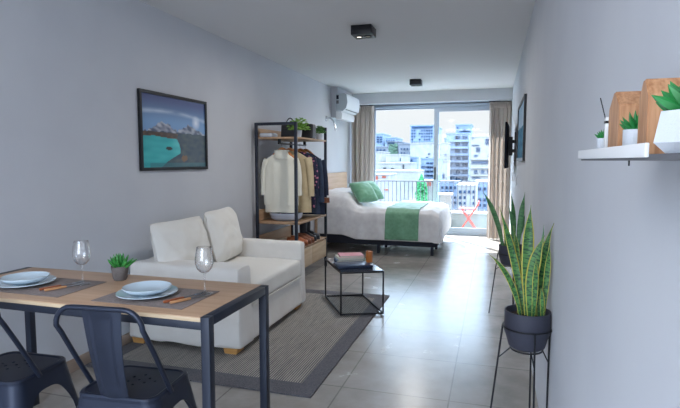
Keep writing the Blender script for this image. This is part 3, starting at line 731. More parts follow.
garment('denim_jacket', ys[3], -2.145, 1.41, .70, .2, .215, .03, 'denim', 'slate blue jacket hanging behind the floral shirt', 'jacket', 9, .06, (.58, .035, .04))
t = garment('long_coat', ys[4]-.01, -2.145, 1.40, .67, .2, .22, .035, 'navy', 'dark navy coat with brown cuffs hanging last, by the bed', 'coat', 12, .06, (.50, .04, .04))
for s in (-1, 1): m = M(); m.lathe((-2.145+s*.238, ys[4]-.01, .815), [(0, 0), (.042, 0), (.04, .06), (0, .06)], 16, 1, .9); m.build('cuff', 'leather', SL[-2] if s < 0 else SL[-1])

# things on the wardrobe
t = thing('storage_basket', 'blue grey felt storage basket under the hanging clothes', 'basket', (-2.2, 5.235, .655))
M().lathe((-2.2, 5.235, .656), [(0, 0), (.13, 0), (.17, .02), (.188, .062), (.188, .084), (.180, .084), (.17, .03), (0, .022)], 36, 1, .8).build('shell', 'basket', t)
m = M()
for k in range(6): m.lathe((-2.28+.035*k, 5.235+.03*math.sin(k*2), .682), [(0, 0), (.03, .004), (.042, .028), (.03, .046), (0, .050)], 12, 1, .8)
m.build('folded_contents', 'floral', t)
def shoe(mt, x, y, rz, z0, h, name, label, grp, boot=False):
    t = thing(name, label, 'boot' if boot else 'shoe', (x, y, z0), rz, grp)
    L = .20
    m = M()                                   # toe to +x
    def g(u, v):
        # v along length 0 heel..1 toe
        a = 2*PI*u; w = .034*(.82+.3*math.sin(PI*min(1, v*1.05))-.25*smooth(.85, 1, v)); hh = (.092-.040*smooth(.35, .9, v))*(1-.5*smooth(.93, 1, v))
        w *= (1-.75*smooth(.94, 1, v))*(.55+.45*smooth(0, .06, v))
        yy = w*math.cos(a); zz = .012+hh*(.5+.5*math.sin(a))
        return Vector((-L/2+L*v, yy, zz))
    m.surf(g, 18, 18, cu=True, cap=True); m.build('upper', mt, t, True, ang=1.2)
    m = M()
    n = 20; out = []
    for k in range(n):
        a = 2*PI*k/n; out.append((L/2*math.cos(a)*1.02, .038*math.copysign(abs(math.sin(a))**.7, math.sin(a)), 0.0005))
    m.prism(out, (0, 0, .013)); m.build('sole', 'bootblack' if boot else 'leather', t, True)
    m = M()
    if boot: m.lathe((-.065, 0, .04), [(.038, 0), (.036, .05), (.04, h), (.036, h), (.032, .05), (.03, .0)], 18, 1.2, 1)
    else: m.lathe((-.06, 0, .064), [(.034, 0), (.033, .018), (.029, .022), (.028, 0)], 18, 1.4, 1)
    m.build('shaft' if boot else 'collar', mt, t, True)
    return t
zz = .3755
for i, (x, y) in enumerate(((-2.055, 5.16), (-2.055, 5.265))): shoe('orangeleather', x, y, .05, zz, .1, 'leather_shoe', ['tan leather shoe on the drawer shelf, nearest the sofa', 'tan leather shoe on the drawer shelf, second from the sofa'][i], 'tan shoes on the wardrobe')
for i, (x, y) in enumerate(((-2.055, 5.38), (-2.055, 5.48))): shoe('leather', x, y, -.04, zz, .1, 'leather_shoe', ['dark brown leather shoe beside the tan pair', 'dark brown leather shoe beside the black boots'][i], 'brown shoes on the wardrobe')
for i, (x, y) in enumerate(((-2.08, 5.62), (-2.08, 5.74))): shoe('bootblack', x, y, 0, zz, .17, 'ankle_boot', ['black ankle boot on the drawer shelf, nearer the brown shoes', 'black ankle boot on the drawer shelf, nearer the bed'][i], 'black boots on the wardrobe', True)
ZS = 1.5632
tag(cloth_box(M(), -2.42, -2.27, 5.03, 5.19, ZS+.003, ZS+.045, .015, 0, .003, 3, 8).build('folded_textile', 'cardbox'), 'pale folded textile on the wardrobe top shelf, in its wall-side corner', 'folded cloth')
def bag(x0, x1, y0, y1, h, label, hand=True):
    t = thing('leather_bag', label, 'bag', ((x0+x1)/2, (y0+y1)/2, ZS), 0, 'black leather bags on the wardrobe')
    b = M(); cloth_box(b, x0, x1, y0, y1, ZS+.003, ZS+h, .02, 0, .004, x0, 8)
    for v in b.bm.verts:
        f = (v.co.z-ZS)/h; v.co.y = (y0+y1)/2+(v.co.y-(y0+y1)/2)*(1-.35*f)
    b.build('body', 'bag', t)
    if hand:
        cy = (y0+y1)/2
        M().tube(bez((x0+.04, cy, ZS+h-.006), ((x0+x1)/2, cy, ZS+h+.13), (x1-.04, cy, ZS+h-.006), 14), .006, 8).build('handle', 'bag', t)
    M().box(x0+.03, x1-.03, y0+.012, y0+.02, ZS+h*.55, ZS+h*.62, .002).build('flap_seam', 'black', t)
bag(-2.28, -2.09, 5.27, 5.40, .16, 'black leather bag on the wardrobe top shelf behind the bushy plant')
bag(-2.16, -1.985, 5.50, 5.66, .17, 'black leather handbag on the wardrobe top shelf between the two plants', False)
def bushy(x, y, z, rp, hp, rl, n, leafmat, label, seed, upz=.05):
    t = thing('potted_plant', label, 'potted plant', (x, y, z), 0, 'white potted plants on the wardrobe')
    M().lathe((x, y, z), [(0, 0), (rp*.75, 0), (rp, hp), (rp*.92, hp), (rp*.88, hp-.01), (0, hp-.012)], 24).build('pot', 'whitepot', t)
    rnd = random.Random(seed); m = M()
    for k in range(n):
        a = rnd.uniform(0, 2*PI); el = rnd.uniform(-.35, 1.45); r = rl*rnd.uniform(.3, 1)
        c = Vector((x+math.cos(a)*math.cos(el)*r, y+math.sin(a)*math.cos(el)*r, z+hp+.012+max(-.02, math.sin(el))*r*1.0))
        s = rnd.uniform(.012, .022); q = Matrix.Translation(c) @ Matrix.Rotation(rnd.uniform(0, 6), 4, 'Z') @ Matrix.Rotation(rnd.uniform(-1, 1), 4, 'X')
        P = [(-s, 0, 0), (-s*.3, -s*.45, .002), (s*.5, -s*.4, .001), (s, 0, -.002), (s*.5, s*.4, .001), (-s*.3, s*.45, .002)]
        m.prism([q @ Vector(v) for v in P], q.to_3x3() @ Vector((0, 0, .0012)))
    m.build('foliage', leafmat, t)
    m = M()
    for k in range(8):
        a = k*PI/4; m.tube([(x, y, z+hp-.012), (x+math.cos(a)*rl*.3, y+math.sin(a)*rl*.3, z+hp+rl*.4), (x+math.cos(a)*rl*.6, y+math.sin(a)*rl*.6, z+hp+rl*.5)], .0015, 4)
    m.build('stems', leafmat, t)
bushy(-2.02, 5.17, ZS, .038, .075, .125, 420, 'leafy', 'bushy light green plant in a white pot on the wardrobe top shelf', 5)
bushy(-2.01, 5.82, ZS, .045, .07, .085, 220, 'leafy2', 'small leafy plant in a white pot at the bed end of the top shelf', 8)

# ------------------------------------------------------------------ bed
BX0, BX1, BY0, BY1 = -2.43, -.72, 7.03, 8.5
t = thing('bed', 'low double bed with navy base and oak headboard against the left wall', 'bed', (-1.6, 7.77, 0))
M().box(BX0, BX1, BY0, BY1, .12, .26, .015).build('bed_base', 'bedbase', t)
M().box(BX0+.01, BX1-.03, BY0+.02, BY1-.02, .261, .52, .05, 4).build('mattress', 'duvet', t)
M().box(-2.488, -2.445, 6.98, 8.56, .1, 1.12, .004).build('headboard', 'headwood', t)
for x in (-.79, -1.55, -2.35):
    for y in (7.06, 7.6, 8.45):
        if y == 7.6 and x == -2.35: continue
        m = M(); m.box(x-.02, x+.02, y-.02, y+.02, .0005, .119, .003); m.build('leg', 'bedbase', t)
for y in (7.4, 8.12):
    mt = Matrix.Translation((-2.24, y, .63)) @ Matrix.Rotation(math.radians(14), 4, 'Y')
    tag(pillow(M(), .34, .62, .16, mt, 14, y, .004).build('bed_pillow', 'cushion'), 'white bed pillow under the duvet, ' + ('nearer the wardrobe' if y < 7.8 else 'nearer the curtain'), 'pillow', 'bed pillows')
def duv(s, tt, off=0.):
    """s from head to past the foot, tt across; overshoot hangs down"""
    Lx0, Lx1, Ly0, Ly1 = -2.44, -.70, 7.02, 8.52
    x, y = s, tt; ds = max(0, s-Lx1); dt = max(0, Ly0-tt, tt-Ly1)
    z = .635
    bx = smooth(-1.80, -2.10, min(x, Lx1)); yy = max(Ly0, min(Ly1, y))
    by = max(0, 1-((yy-7.77)/.78)**4)
    z += .20*bx*by+.035*bx
    drop = max(ds, dt)
    x = min(x, Lx1); y = yy
    r = .09
    # rounded shoulders
    ex = smooth(Lx1-.16, Lx1, x); z -= .035*ex*ex; ey = max(smooth(Ly0+.14, Ly0, y), smooth(Ly1-.14, Ly1, y)); z -= .05*ey*ey
    hang = drop; z0 = z
    z = z-hang*.98
    if ds > 0: x += .035*math.sin(min(1, ds/.15)*PI/2)+.03*ds
    if dt > 0:
        k = .035*math.sin(min(1, dt/.15)*PI/2)+.05*dt
        y += -k if tt < Ly0 else k
    if ds > 0 and dt > 0:
        k = min(ds, dt); x -= k*.18; y += k*.18 if tt < Ly0 else -k*.18
    w = nz(x*3, y*3, z*3, 1.6)*.018+nz(x*9, y*5, z*6, 1.3)*.009
    if dt > 0: w += .010*math.sin(x*24+2*nz(x*2, 0, 0))*min(1, dt/.2)
    n = Vector((1 if ds > dt else 0, (-1 if tt < Ly0 else 1) if dt >= ds and dt > 0 else 0, 1 if drop == 0 else .2)).normalized()
    p = Vector((x, y, max(z, .2)))+n*(w+off)
    return p
S0, S1, T0, T1 = -2.44, -.70+.38, 7.02-.40, 8.52+.40
m = M()
A = m.surf(lambda u, v: duv(S0+(S1-S0)*u, T0+(T1-T0)*v), 110, 110)
tag(m.build('duvet', 'duvet', ang=2.5), 'white linen duvet draped over the bed', 'duvet')
bpy.data.objects['duvet'].modifiers.new('thickness', 'SOLIDIFY').thickness = .012
m = M(); m.surf(lambda u, v: duv(-1.44+.47*u, T0+.02+(T1-T0-.04)*v, .010), 34, 110)
o = tag(m.build('bed_runner', 'runner', ang=2.5), 'green velvet runner laid across the white duvet', 'bed runner'); md = o.modifiers.new('thickness', 'SOLIDIFY'); md.thickness = .008; md.offset = 1
def gcush(x, y, z, rz, tilt, label, seed):
    mt = Matrix.Translation((x, y, z)) @ Matrix.Rotation(math.radians(rz), 4, 'Z') @ Matrix.Rotation(math.radians(tilt), 4, 'Y')
    o = pillow(M(), .38, .38, .19, mt, 22, seed, .004, 2.6).build('throw_cushion', 'greencush'); return tag(o, label, 'cushion', 'green throw cushions on the bed')
gcush(-1.86, 7.42, .845, -38, 46, 'green velvet throw cushion on the bed, the nearer of the pair', 1)
gcush(-1.86, 7.86, .845, -34, 46, 'green velvet throw cushion on the bed, the one behind, nearer the window', 5)

# ------------------------------------------------------------------ coffee table
A_, B_, D_ = Vector((-1.206, 4.037, 0)), Vector((-.875, 4.184, 0)), Vector((-1.518, 4.564, 0)); C_ = B_+D_-A_
t = thing('coffee_table', 'small black cube-frame coffee table with dark glass top on the rug edge', 'coffee table', tuple((A_+C_)/2))
ZT = .385; cen = (A_+C_)/2; r_ = .007
Q = [A_, B_, C_, D_]
def zb(p): return .0095 if p is not B_ else .0
for q in Q: M().tube([(q.x, q.y, .0095+r_*0), (q.x, q.y, ZT-.004)], .0075, 8).build('leg', 'black', t)
for z_, nm in ((.017, 'foot_rail'), (ZT-.0115, 'top_rail')):
    for i in range(4):
        a, b = Q[i], Q[(i+1) % 4]; M().tube([(a.x, a.y, z_), (b.x, b.y, z_)], .0075, 8).build(nm, 'black', t)
m = M(); m.prism([(q.x, q.y, ZT-.0038) for q in Q], (0, 0, .0058)); MT['tabletopdark'] = mat('smoked_glass_top', S(52, 58, 70), .12, .1)
m.build('tabletop', 'tabletopdark', t)
ZQ = ZT+.0022
def bk(x, y, z, w, d, h, rz, cov, label):
    t = thing('book', label, 'book', (x, y, z), math.radians(rz), 'books stacked on the coffee table')
    M().box(-w/2+.004, w/2-.004, -d/2+.003, d/2-.004, .003, h-.003).build('pages', 'paper', t, True)
    m = M(); m.box(-w/2, w/2, -d/2, d/2, 0, .0028).box(-w/2, w/2, -d/2, d/2, h-.0028, h).box(-w/2, -w/2+.003, -d/2, d/2, .0028, h-.0028); m.build('cover', cov, t, True)
bk(-1.275, 4.52, ZQ, .25, .19, .022, 25, 'bluegrey', 'blue grey book, lowest of the stack on the coffee table')
bk(-1.265, 4.51, ZQ+.0225, .235, .175, .022, 29, 'cream', 'cream covered book in the middle of the coffee table stack')
bk(-1.255, 4.515, ZQ+.045, .22, .165, .016, 24, 'pink', 'pink covered book on top of the coffee table stack')
t = thing('laptop', 'closed slate blue laptop lying before the books on the coffee table', 'laptop', (-1.165, 4.27, ZQ), math.radians(30))
M().box(-.155, .155, -.10, .10, 0.003, .016, .004).build('base', 'laptop', t, True)
M().box(-.155, .155, -.10, .10, .017, .024, .003).build('lid', 'laptop', t, True)
m = M()
for x in (-.14, .14):
    for y in (-.085, .085): m.box(x-.006, x+.006, y-.006, y+.006, 0, .003)
m.build('rubber_foot', 'black', t, True)
t = thing('candle_holder', 'amber brown cylindrical candle holder beside the books on the coffee table', 'candle holder', (-1.045, 4.38, ZQ))
M().lathe((-1.045, 4.38, ZQ+.0245), [(0, 0), (.028, 0), (.03, .004), (.03, .098), (.026, .098), (.026, .085), (0, .085)], 28).build('cup', 'candle', t)
M().lathe((-1.045, 4.38, ZQ+.11), [(0, 0), (.0245, 0), (.0245, .006), (.002, .006), (.0015, .013), (0, .013)], 18).build('wax', 'paper', t)
t.location.z = ZQ+.0245
for c_ in t.children: c_.location.z -= .0245

# ------------------------------------------------------------------ snake plants on stands
def planter(x, y, label1, zr):
    zr = zr; R = .098
    s = thing('plant_stand', label1, 'plant stand', (x, y, 0), 0, 'black wire plant stands along the right wall')
    ringz = zr-.075
    M().tube([(x+(R+.006)*math.cos(a), y+(R+.006)*math.sin(a), ringz) for a in [2*PI*k/32 for k in range(32)]], .004, 6, True).build('ring', 'black', s)
    M().tube([(x+(R-.03)*math.cos(a), y+(R-.03)*math.sin(a), zr-.176) for a in [2*PI*k/24 for k in range(24)]], .004, 6, True).build('support_ring', 'black', s)
    for k, (a, l) in enumerate(((PI*1.02, .165), (-PI*.42, .13), (PI*.42, .13), (-.1, .0))):
        dx, dy = math.cos(a), math.sin(a); l = l or .098
        top = Vector((x+dx*(R+.006), y+dy*(R+.006), ringz)); bot = Vector((x+dx*max(l, .1), y+dy*max(l, .1), .004))
        if bot.x > XR-.008: bot.x = XR-.008
        if top.x > XR-.006: top.x = XR-.006
        u = Vector((x+dx*(R-.03), y+dy*(R-.03), zr-.176))
        M().tube([top, bot], .0042, 8).build('leg', 'black', s)
        M().tube([u, top+(bot-top)*.27], .003, 6).build('brace', 'black', s)
    return s, zr, R
def leaf(t, base, mid, tip, w, face, material, twist=0.):
    m = M(); P = bez(base, mid, tip, 22); uvl = m.bm.loops.layers.uv.new('UVMap')
    rows = []
    for i, p in enumerate(P):
        f = i/22; T = (P[min(22, i+1)]-P[max(0, i-1)]).normalized()
        fa = Vector(face); fa = Matrix.Rotation(twist*f, 3, T) @ fa
        sd = T.cross(fa).normalized(); nn = sd.cross(T).normalized()
        ww = w*(.55+.45*smooth(0, .45, f))*(1-smooth(.5, 1.0, f)**2.0)+.0006
        cup = .18*ww
        rows.append([(m.bm.verts.new(p+sd*ww*k+nn*(cup*abs(k)**1.5)-nn*.0012), m.bm.verts.new(p+sd*ww*k+nn*(cup*abs(k)**1.5)+nn*.0012*(1-abs(k)*.5))) for k in (-1, -.66, -.33, 0, .33, .66, 1)])
    L = (P[-1]-P[0]).length
    for i in range(22):
        for k in range(6):
            for side in (0, 1):
                vs = [rows[i][k][side], rows[i][k+1][side], rows[i+1][k+1][side], rows[i+1][k][side]]
                uu = [k/6, (k+1)/6, (k+1)/6, k/6]; vv = [i/22, i/22, (i+1)/22, (i+1)/22]
                fc = m.bm.faces.new(vs)
                for l, a, b in zip(fc.loops, uu, vv): l[uvl].uv = (a, b*L*2)
        for k in (0, 6):
            fc = m.bm.faces.new((rows[i][k][0], rows[i][k][1], rows[i+1][k][1], rows[i+1][k][0]))
            for l in fc.loops: l[uvl].uv = (k/6, i/22*L*2)
    m.build('leaf', material, t, ang=2)
_ct, _st = math.cos(YAW), math.sin(YAW)
_R = Vector((_ct, _st, 0)); _Fw = Vector((-_st*math.cos(PITCH), _ct*math.cos(PITCH), -math.sin(PITCH))); _U = _R.cross(_Fw)
def at(u, v, Y):
    r = _Fw*F_PX+_R*(u-340)-_U*(v-204); return Vector((0, 0, CH))+r*(Y/r.y)
def snake(x, y, label, leaves, zr):
    zr = zr; R = .098
    t = thing('snake_plant', label, 'potted plant', (x, y, zr-.172), 0, 'snake plants in slate pots')
    M().lathe((x, y, zr-.172), [(0, 0), (.062, 0), (.078, .012), (.09, .055), (.0975, .075), (R, .172), (R-.006, .172), (R-.012, .144), (0, .142)], 40).build('pot', 'pot', t, ref=True)
    M().lathe((x, y, zr-.0295), [(0, .001), (R-.014, 0), (R-.014, .002), (0, .006)], 24).build('soil', 'soil', LAST['pot'])
    for b, mi, ti, w, fc, tw, mt_ in leaves: leaf(t, b, mi, ti, w, fc, mt_, tw)
X1, Y1p = .160, 2.38
planter(X1, Y1p, 'black wire stand holding the nearer, larger looking snake plant', .645)
def L1(ub, um, vm, ut, vt, w, tw=0, mt_='snake', dy=0., fc=(-.15, -1, 0)):
    b = Vector((at(ub, 308, Y1p).x, Y1p+dy*.5, .61)); return (b, at(um, vm, Y1p+dy), at(ut, vt, Y1p+dy*1.2), w, fc, tw, mt_)
snake(X1, Y1p, 'tall variegated snake plant with yellow leaf edges in the nearer slate pot', [
    L1(521, 515, 276, 489, 254, .012, 1.0, dy=-.02), L1(528, 526, 250, 531, 205, .025, .25, dy=.0), L1(524, 518, 265, 499, 206, .017, .6, dy=.03),
    L1(531, 528, 268, 545, 235, .026, -.3, dy=-.03), L1(540, 537, 265, 554, 223, .018, -.5, dy=.02), L1(536, 541, 262, 544, 225, .010, 0, 'snakedark', .05),
    L1(543, 547, 275, 550, 243, .013, .3, dy=.0), L1(542, 543, 300, 541, 287, .009, 0, dy=-.03), L1(519, 522, 265, 513, 225, .011, .5, 'snake', .05), L1(533, 536, 282, 536, 258, .012, .2, dy=-.05)], .645)
X2, Y2p = .155, 4.5
planter(X2, Y2p, 'black wire stand holding the farther snake plant, nearer the window', .605)
def L2(ub, um, vm, ut, vt, w, tw=0, mt_='snakedark', dy=0.):
    b = Vector((at(ub, 244, Y2p).x, Y2p+dy*.5, .57)); return (b, at(um, vm, Y2p+dy), at(ut, vt, Y2p+dy*1.2), w, (-.15, -1, 0), tw, mt_)
snake(X2, Y2p, 'dark green snake plant in the farther slate pot, nearer the window', [
    L2(503, 499, 216, 482, 190, .020, .5), L2(513, 515, 222, 511, 192, .020, .9, dy=.03), L2(518, 520, 220, 525, 192, .022, -.2), L2(511, 517, 232, 508, 205, .018, .4, dy=-.03),
    L2(516, 523, 225, 529, 205, .012, .2, 'snakedark', .04), L2(506, 507, 232, 503, 216, .016, .2, 'snake', -.02), L2(514, 512, 230, 515, 210, .014, 0, 'snake', .05)], .605)

# ------------------------------------------------------------------ picture ledge on the right wall
t = thing('wall_shelf', 'narrow white ledge shelf with raised lip on the right wall', 'shelf', (.2, .72, 1.31))
M().box(.1425, XR, .40, .955, 1.3105, 1.3165).build('shelf_board', 'rail', t)
M().box(.1385, .1424, .556, .963, 1.3135, 1.3275, .0008).build('front_lip', 'trimwhite', t)
M().lathe((.158, .70, 1.304), [(0, 0), (.001, 0), (.001, .0064), (0, .0064)], 8).build('screw', 'black', t)
ZL = 1.3167
def block(x0, x1, y0, y1, ht, hp, label):
    m = M(); ym = (y0+y1)/2; e = .0025
    m.prism([(x0, y0, ZL), (x0, y0, ZL+ht), (x0, ym-.004, ZL+hp), (x0, ym+.004, ZL+hp), (x0, y1, ZL+ht), (x0, y1, ZL)], (x1-x0, 0, 0))
    bmesh.ops.bevel(m.bm, geom=m.bm.edges[:], offset=.0015, segments=2, affect='EDGES')
    return tag(m.build('wooden_block', 'blockwood'), label, 'wooden block', 'wooden house blocks on the ledge')
block(.1655, .245, .80, .868, .071, .093, 'pine house-shaped block on the ledge, the farther smaller looking one')
block(.1655, .245, .66, .70, .068, .088, 'pine house-shaped block on the ledge, the nearer larger looking one')
def minipot(x, y, r, h, seg, label, lr, lw, seed, taper=.85, n=22, up=.75):
    t = thing('potted_succulent', label, 'potted plant', (x, y, ZL), 0, 'white potted succulents on the ledge')
    M().lathe((x, y, ZL+.0002), [(0, 0), (r*taper, 0), (r, h*.25), (r*.86 if taper < .8 else r, h), (r*.8, h), (r*.78, h-.004), (0, h-.004)], seg).build('pot', 'whitepot', t)
    m = M(); rosette(m, (x, y, ZL+h-.004), n, lr, lr*.95, lw, seed, up); m.build('leaves', 'succdark', t)
minipot(.1725, .925, .0125, .030, 24, 'tiny succulent in a white pot at the far end of the ledge', .022, .0026, 2, .9)
minipot(.1745, .738, .0165, .033, 24, 'succulent in a white pot between the two pine blocks on the ledge', .032, .0034, 4, .9)
minipot(.170, .52, .034, .037, 6, 'succulent in a faceted white pot before the nearer pine block', .044, .0066, 6, .72, 24, .6)
t = thing('reed_diffuser', 'slim white bottle with black reed behind the pine blocks', 'diffuser', (.176, .885, ZL))
t.location = (.1765, .897, ZL)
M().box(.166, .174, .892, .902, ZL, ZL+.062, .001).build('bottle', 'trimwhite', t)
M().box(.1655, .1745, .8915, .9025, ZL+.052, ZL+.056).build('band', 'black', t)
M().tube([(.1715, .897, ZL+.04), (.158, .897, ZL+.092)], .0008, 6).build('reed', 'black', t)

# ------------------------------------------------------------------ balcony
struct(M().box(-3.2, 1.0, YW+.12, 10.22, -.14, -.03), 'floor_balcony', 'concretef')
struct(M().box(-3.2, 1.0, 10.06, 10.2, -.03, .30), 'wall_balcony', 'parapet')
struct(M().box(-3.2, 1.0, 10.04, 10.22, .30, .335, .004), 'trim_3', 'trimwhite')
t = thing('balcony_railing', 'grey balcony railing with thin vertical bars outside the window', 'railing', (-1.2, 10.13, .335))
M().box(-3.1, .9, 10.11, 10.15, .90, .925, .003).build('top_rail', 'rail', t)
M().box(-3.1, .9, 10.12, 10.14, .355, .37, .003).build('bottom_rail', 'rail', t)
for k in range(50):
    x = -3.06+k*.08; M().box(x-.007, x+.007, 10.123, 10.137, .3355, .90).build('baluster', 'rail', t)
pm = M(); pm.box(-.99, -.77, 9.93, 10.035, -.03, .66); struct(pm, 'trim_4', 'stucco')
struct(M().box(-1.02, -.74, 9.9, 10.037, .66, .70, .004), 'trim_5', 'trimwhite')
# folding balcony chair in red
t = thing('folding_chair', 'red folding chair standing on the balcony behind the glass', 'chair', (-.42, 9.72, -.03))
for y in (9.62, 9.86):
    M().tube([(-.60, y, -.022), (-.30, y, .44), (-.24, y, .56)], .011, 8).build('leg', 'red', t)
    M().tube([(-.25, y+.014, -.022), (-.55, y+.014, .42)], .011, 8).build('leg', 'red', t)
m = M()
for k in range(6): m.box(-.60+k*.055, -.60+k*.055+.042, 9.61, 9.88, .425, .44, .002)
m.build('seat', 'red', t)
M().box(-.262, -.245, 9.61, 9.87, .49, .57, .003).build('backrest', 'red', t)
M().tube([(-.60+.03, 9.62, .02), (-.57, 9.86, .02)], .009, 8).build('stretcher', 'red', t)

# ------------------------------------------------------------------ city beyond
struct(M().box(-160, 160, 12, 330, -14.5, -14), 'floor_street', 'ground')
def bld(u0, u1, vt, vb, Y, depth, mt, label, wins=(), name='building', roof=None, wmat='winpane', bands=()):
    a = at(u0, vt, Y); b = at(u1, vt, Y)
    x0, x1, z1 = a.x, b.x, a.z
    t = thing(name, label, 'building', ((x0+x1)/2, Y+depth/2, -14))
    M().box(x0, x1, Y, Y+depth, -14, z1).build('wall', mt, t)
    M().box(x0-.01*Y/10, x1+.01*Y/10, Y-.01*Y/10, Y+depth, z1, z1+.012*Y/10*2).build('roof', roof or mt, t)
    e = .004*Y
    for (p, q, r, s) in wins:
        A = at(p, r, Y); B = at(q, s, Y)
        M().box(A.x, B.x, Y-.002*Y, Y+.05, B.z, A.z).build('window', wmat, t)
    for (p, q, r, s) in bands:
        A = at(p, r, Y); B = at(q, s, Y)
        M().box(A.x, B.x, Y-.005*Y, Y, B.z, A.z).build('balcony', mt, t)
    return t
def rows(u0, u1, v0, v1, nr, nc, fw=.6, fh=.5, skip=0.15, seed=1):
    rnd = random.Random(seed); o = []
    for j in range(nr):
        for i in range(nc):
            if rnd.random() < skip: continue
            a = u0+(u1-u0)*(i+.5-fw/2)/nc; c = v0+(v1-v0)*(j+.5-fh/2)/nr
            o.append((a, a+(u1-u0)/nc*fw, c, c+(v1-v0)/nr*fh))
    return o
bld(410.5, 436, 126.5, 400, 170, 20, 'bluestucco', 'tall pale block with rows of small windows on the skyline, beside the window mullion', rows(411, 433, 129, 144, 5, 9, .55, .4, .25, 2)+[(412, 432.5, 125.8+.8, 128)])
bld(376, 383, 134.5, 400, 190, 15, 'bluestucco', 'small pale tower on the skyline at the left edge of the view', rows(376.3, 382.7, 136, 143, 3, 2, .7, .5, 0, 3))
bld(385.3, 396, 138.5, 400, 185, 14, 'bluestucco', 'low pale skyline block right of the small tower', rows(385.6, 395, 139.5, 143, 1, 4, .5, .6, 0, 4))
t = bld(387, 398.5, 142.3, 400, 100, 14, 'greystucco', 'old weathered grey building with ivy on its wall', [(388, 394, 142.6, 143.6)], roof='greystucco')
A = at(389, 144, 100); B = at(397, 156, 100)
m = M()
rnd = random.Random(3)
for k in range(170):
    c = Vector((rnd.uniform(A.x, B.x), 99.9, rnd.uniform(B.z-1, A.z))); q = rnd.uniform(.12, .32); m.lathe(c, [(0, -q), (q*.9, -q*.5), (q, 0), (q*.8, q*.6), (0, q)], 6, 1, .4)
m.build('ivy', 'ivy', t)
bld(398.7, 412.5, 144.5, 400, 96, 12, 'greystucco', 'grey weathered building with stepped roof right of the ivy covered one', rows(400, 412, 147, 163, 4, 4, .4, .35, .3, 5))
bld(375, 386.5, 147.5, 400, 88, 1.6, 'greystucco', 'dark roofed grey building behind the white terraces', rows(375.5, 386, 148.5, 158, 3, 3, .55, .5, .1, 6))
bld(410, 437, 143.8, 400, 82, 5, 'stucco', 'big blank white wall building left of the window mullion', [(426, 428, 157, 158.2), (428, 430, 153.5, 154.5)])
bld(421, 436, 159, 400, 60, 8, 'bluestucco', 'pale blue apartment block low beside the window mullion', rows(426, 433.5, 161, 182, 5, 2, .75, .3, 0, 7), bands=[(420.8, 434, 165+4.2*k, 166.2+4.2*k) for k in range(4)])
bld(375.5, 380.8, 152.5, 400, 54, 5, 'stucco', 'narrow white rooftop block at the left of the terraces')
bld(386.3, 401, 155.3, 400, 52, 6, 'stucco', 'white cubic rooftop block in the middle of the terraces', [(400.2, 400.8, 158, 161)])
bld(372, 411, 163.8, 400, 48, 4, 'stucco', 'long white house with two small black windows', [(383.6, 386.2, 167.4, 170.6), (391.2, 394, 168, 169.7), (402.8, 404, 164.5, 169)], wmat='winblack')
bld(402, 417, 158, 400, 58.5, 1.2, 'bluestucco', 'pale building with stacked dark openings above the white house', [(403, 404.2, 160, 161.6), (411, 412.4, 159.5, 161.2), (411, 412.4, 164.4, 166), (405, 406, 160.5, 162)], wmat='winpane')
bld(372, 418.3, 171.6, 400, 40, 3.5, 'stucco', 'wide white terrace wall right behind the balcony railing')
bld(374, 388.6, 175.3, 400, 34, 3, 'stucco', 'white house with terracotta patches behind the left end of the railing', [(375, 378, 176, 180), (382.2, 386, 175.8, 178), (376.5, 380, 189, 197), (384, 388, 189, 190.5)], wmat='brick')
bld(418.5, 436, 181, 400, 44, 1.5, 'stucco', 'low white house behind the cypress and the railing', [(427.5, 431, 179.5+2, 186), (424, 426, 189, 193)], wmat='brick')
# right sash
bld(455.8, 471.8, 125.6, 400, 128, 8, 'bluestucco', 'rooftop penthouse block crowning the tall balconied tower', [(457, 458.2, 127, 129), (463.5, 465.5, 128.5, 131.4), (459, 470, 131, 131.6)])
bld(446.5, 469.3, 134.5, 400, 118, 5.5, 'bluestucco', 'tall pale tower of many balconies in the right window sash',
    [x for j, v in enumerate((135.8, 142.2, 149.2, 156.3, 163, 170, 177)) for x in [(447.3+(j < 3)*8, 451.5+(j < 3)*6, v, v+3.6), (456, 460.2, v+.3, v+3.4), (462.4, 464.6, v, v+3.6), (465.2, 467.6, v, v+3.6)] if x[0] < x[1]],
    bands=[(446.2, 469.6, v, v+2.0) for v in (139.8, 146.6, 153.6, 160.4, 167.4, 174.4)])
bld(444.3, 449, 139, 400, 124, 3, 'bluestucco', 'stepped pale wing on the left of the balconied tower', rows(444.6, 448.6, 141, 147, 2, 1, .7, .6, 0, 8))
bld(438, 448, 143.5, 400, 110, 6, 'stucco', 'plain white building left of the balconied tower', rows(438.5, 447, 146, 180, 6, 3, .4, .25, .4, 9))
bld(441, 447.5, 161.5, 400, 90, 6, 'stucco', 'lower white annex at the foot of the balconied tower', [(441.5, 444.5, 174, 178)])
bld(470.8, 500, 137.3, 400, 104, 10, 'stucco', 'white apartment block beside the right curtain',
    [(472, 473.4, 137.6, 138.6), (485.6, 490.6, 138.8, 144.4), (472, 479, 144.8, 145.8), (476.2, 478, 147.6, 152), (478.4, 480, 147.6, 152), (474, 477.6, 154.8, 156.6), (488, 489.6, 154.6, 156.6), (471.8, 489.8, 161, 163.8), (474, 477.4, 170, 173.6), (481, 484.4, 170, 173.6), (487, 489.4, 170, 173.6), (472, 480, 177, 178.6)],
    bands=[(470.6, 492, 158.4, 159.6), (470.6, 492, 167.2, 168.4), (470.6, 492, 175, 176)])
bld(439, 458, 182.5, 400, 47.5, 3, 'bluestucco', 'pale rooftops behind the railing left of the red chair', rows(440, 457, 185, 205, 4, 4, .6, .5, .2, 10))
bld(457, 476, 186, 400, 42, 5, 'stucco', 'low white house behind the railing above the red chair', rows(458, 476, 189, 206, 3, 4, .5, .5, .2, 11), wmat='winpane')
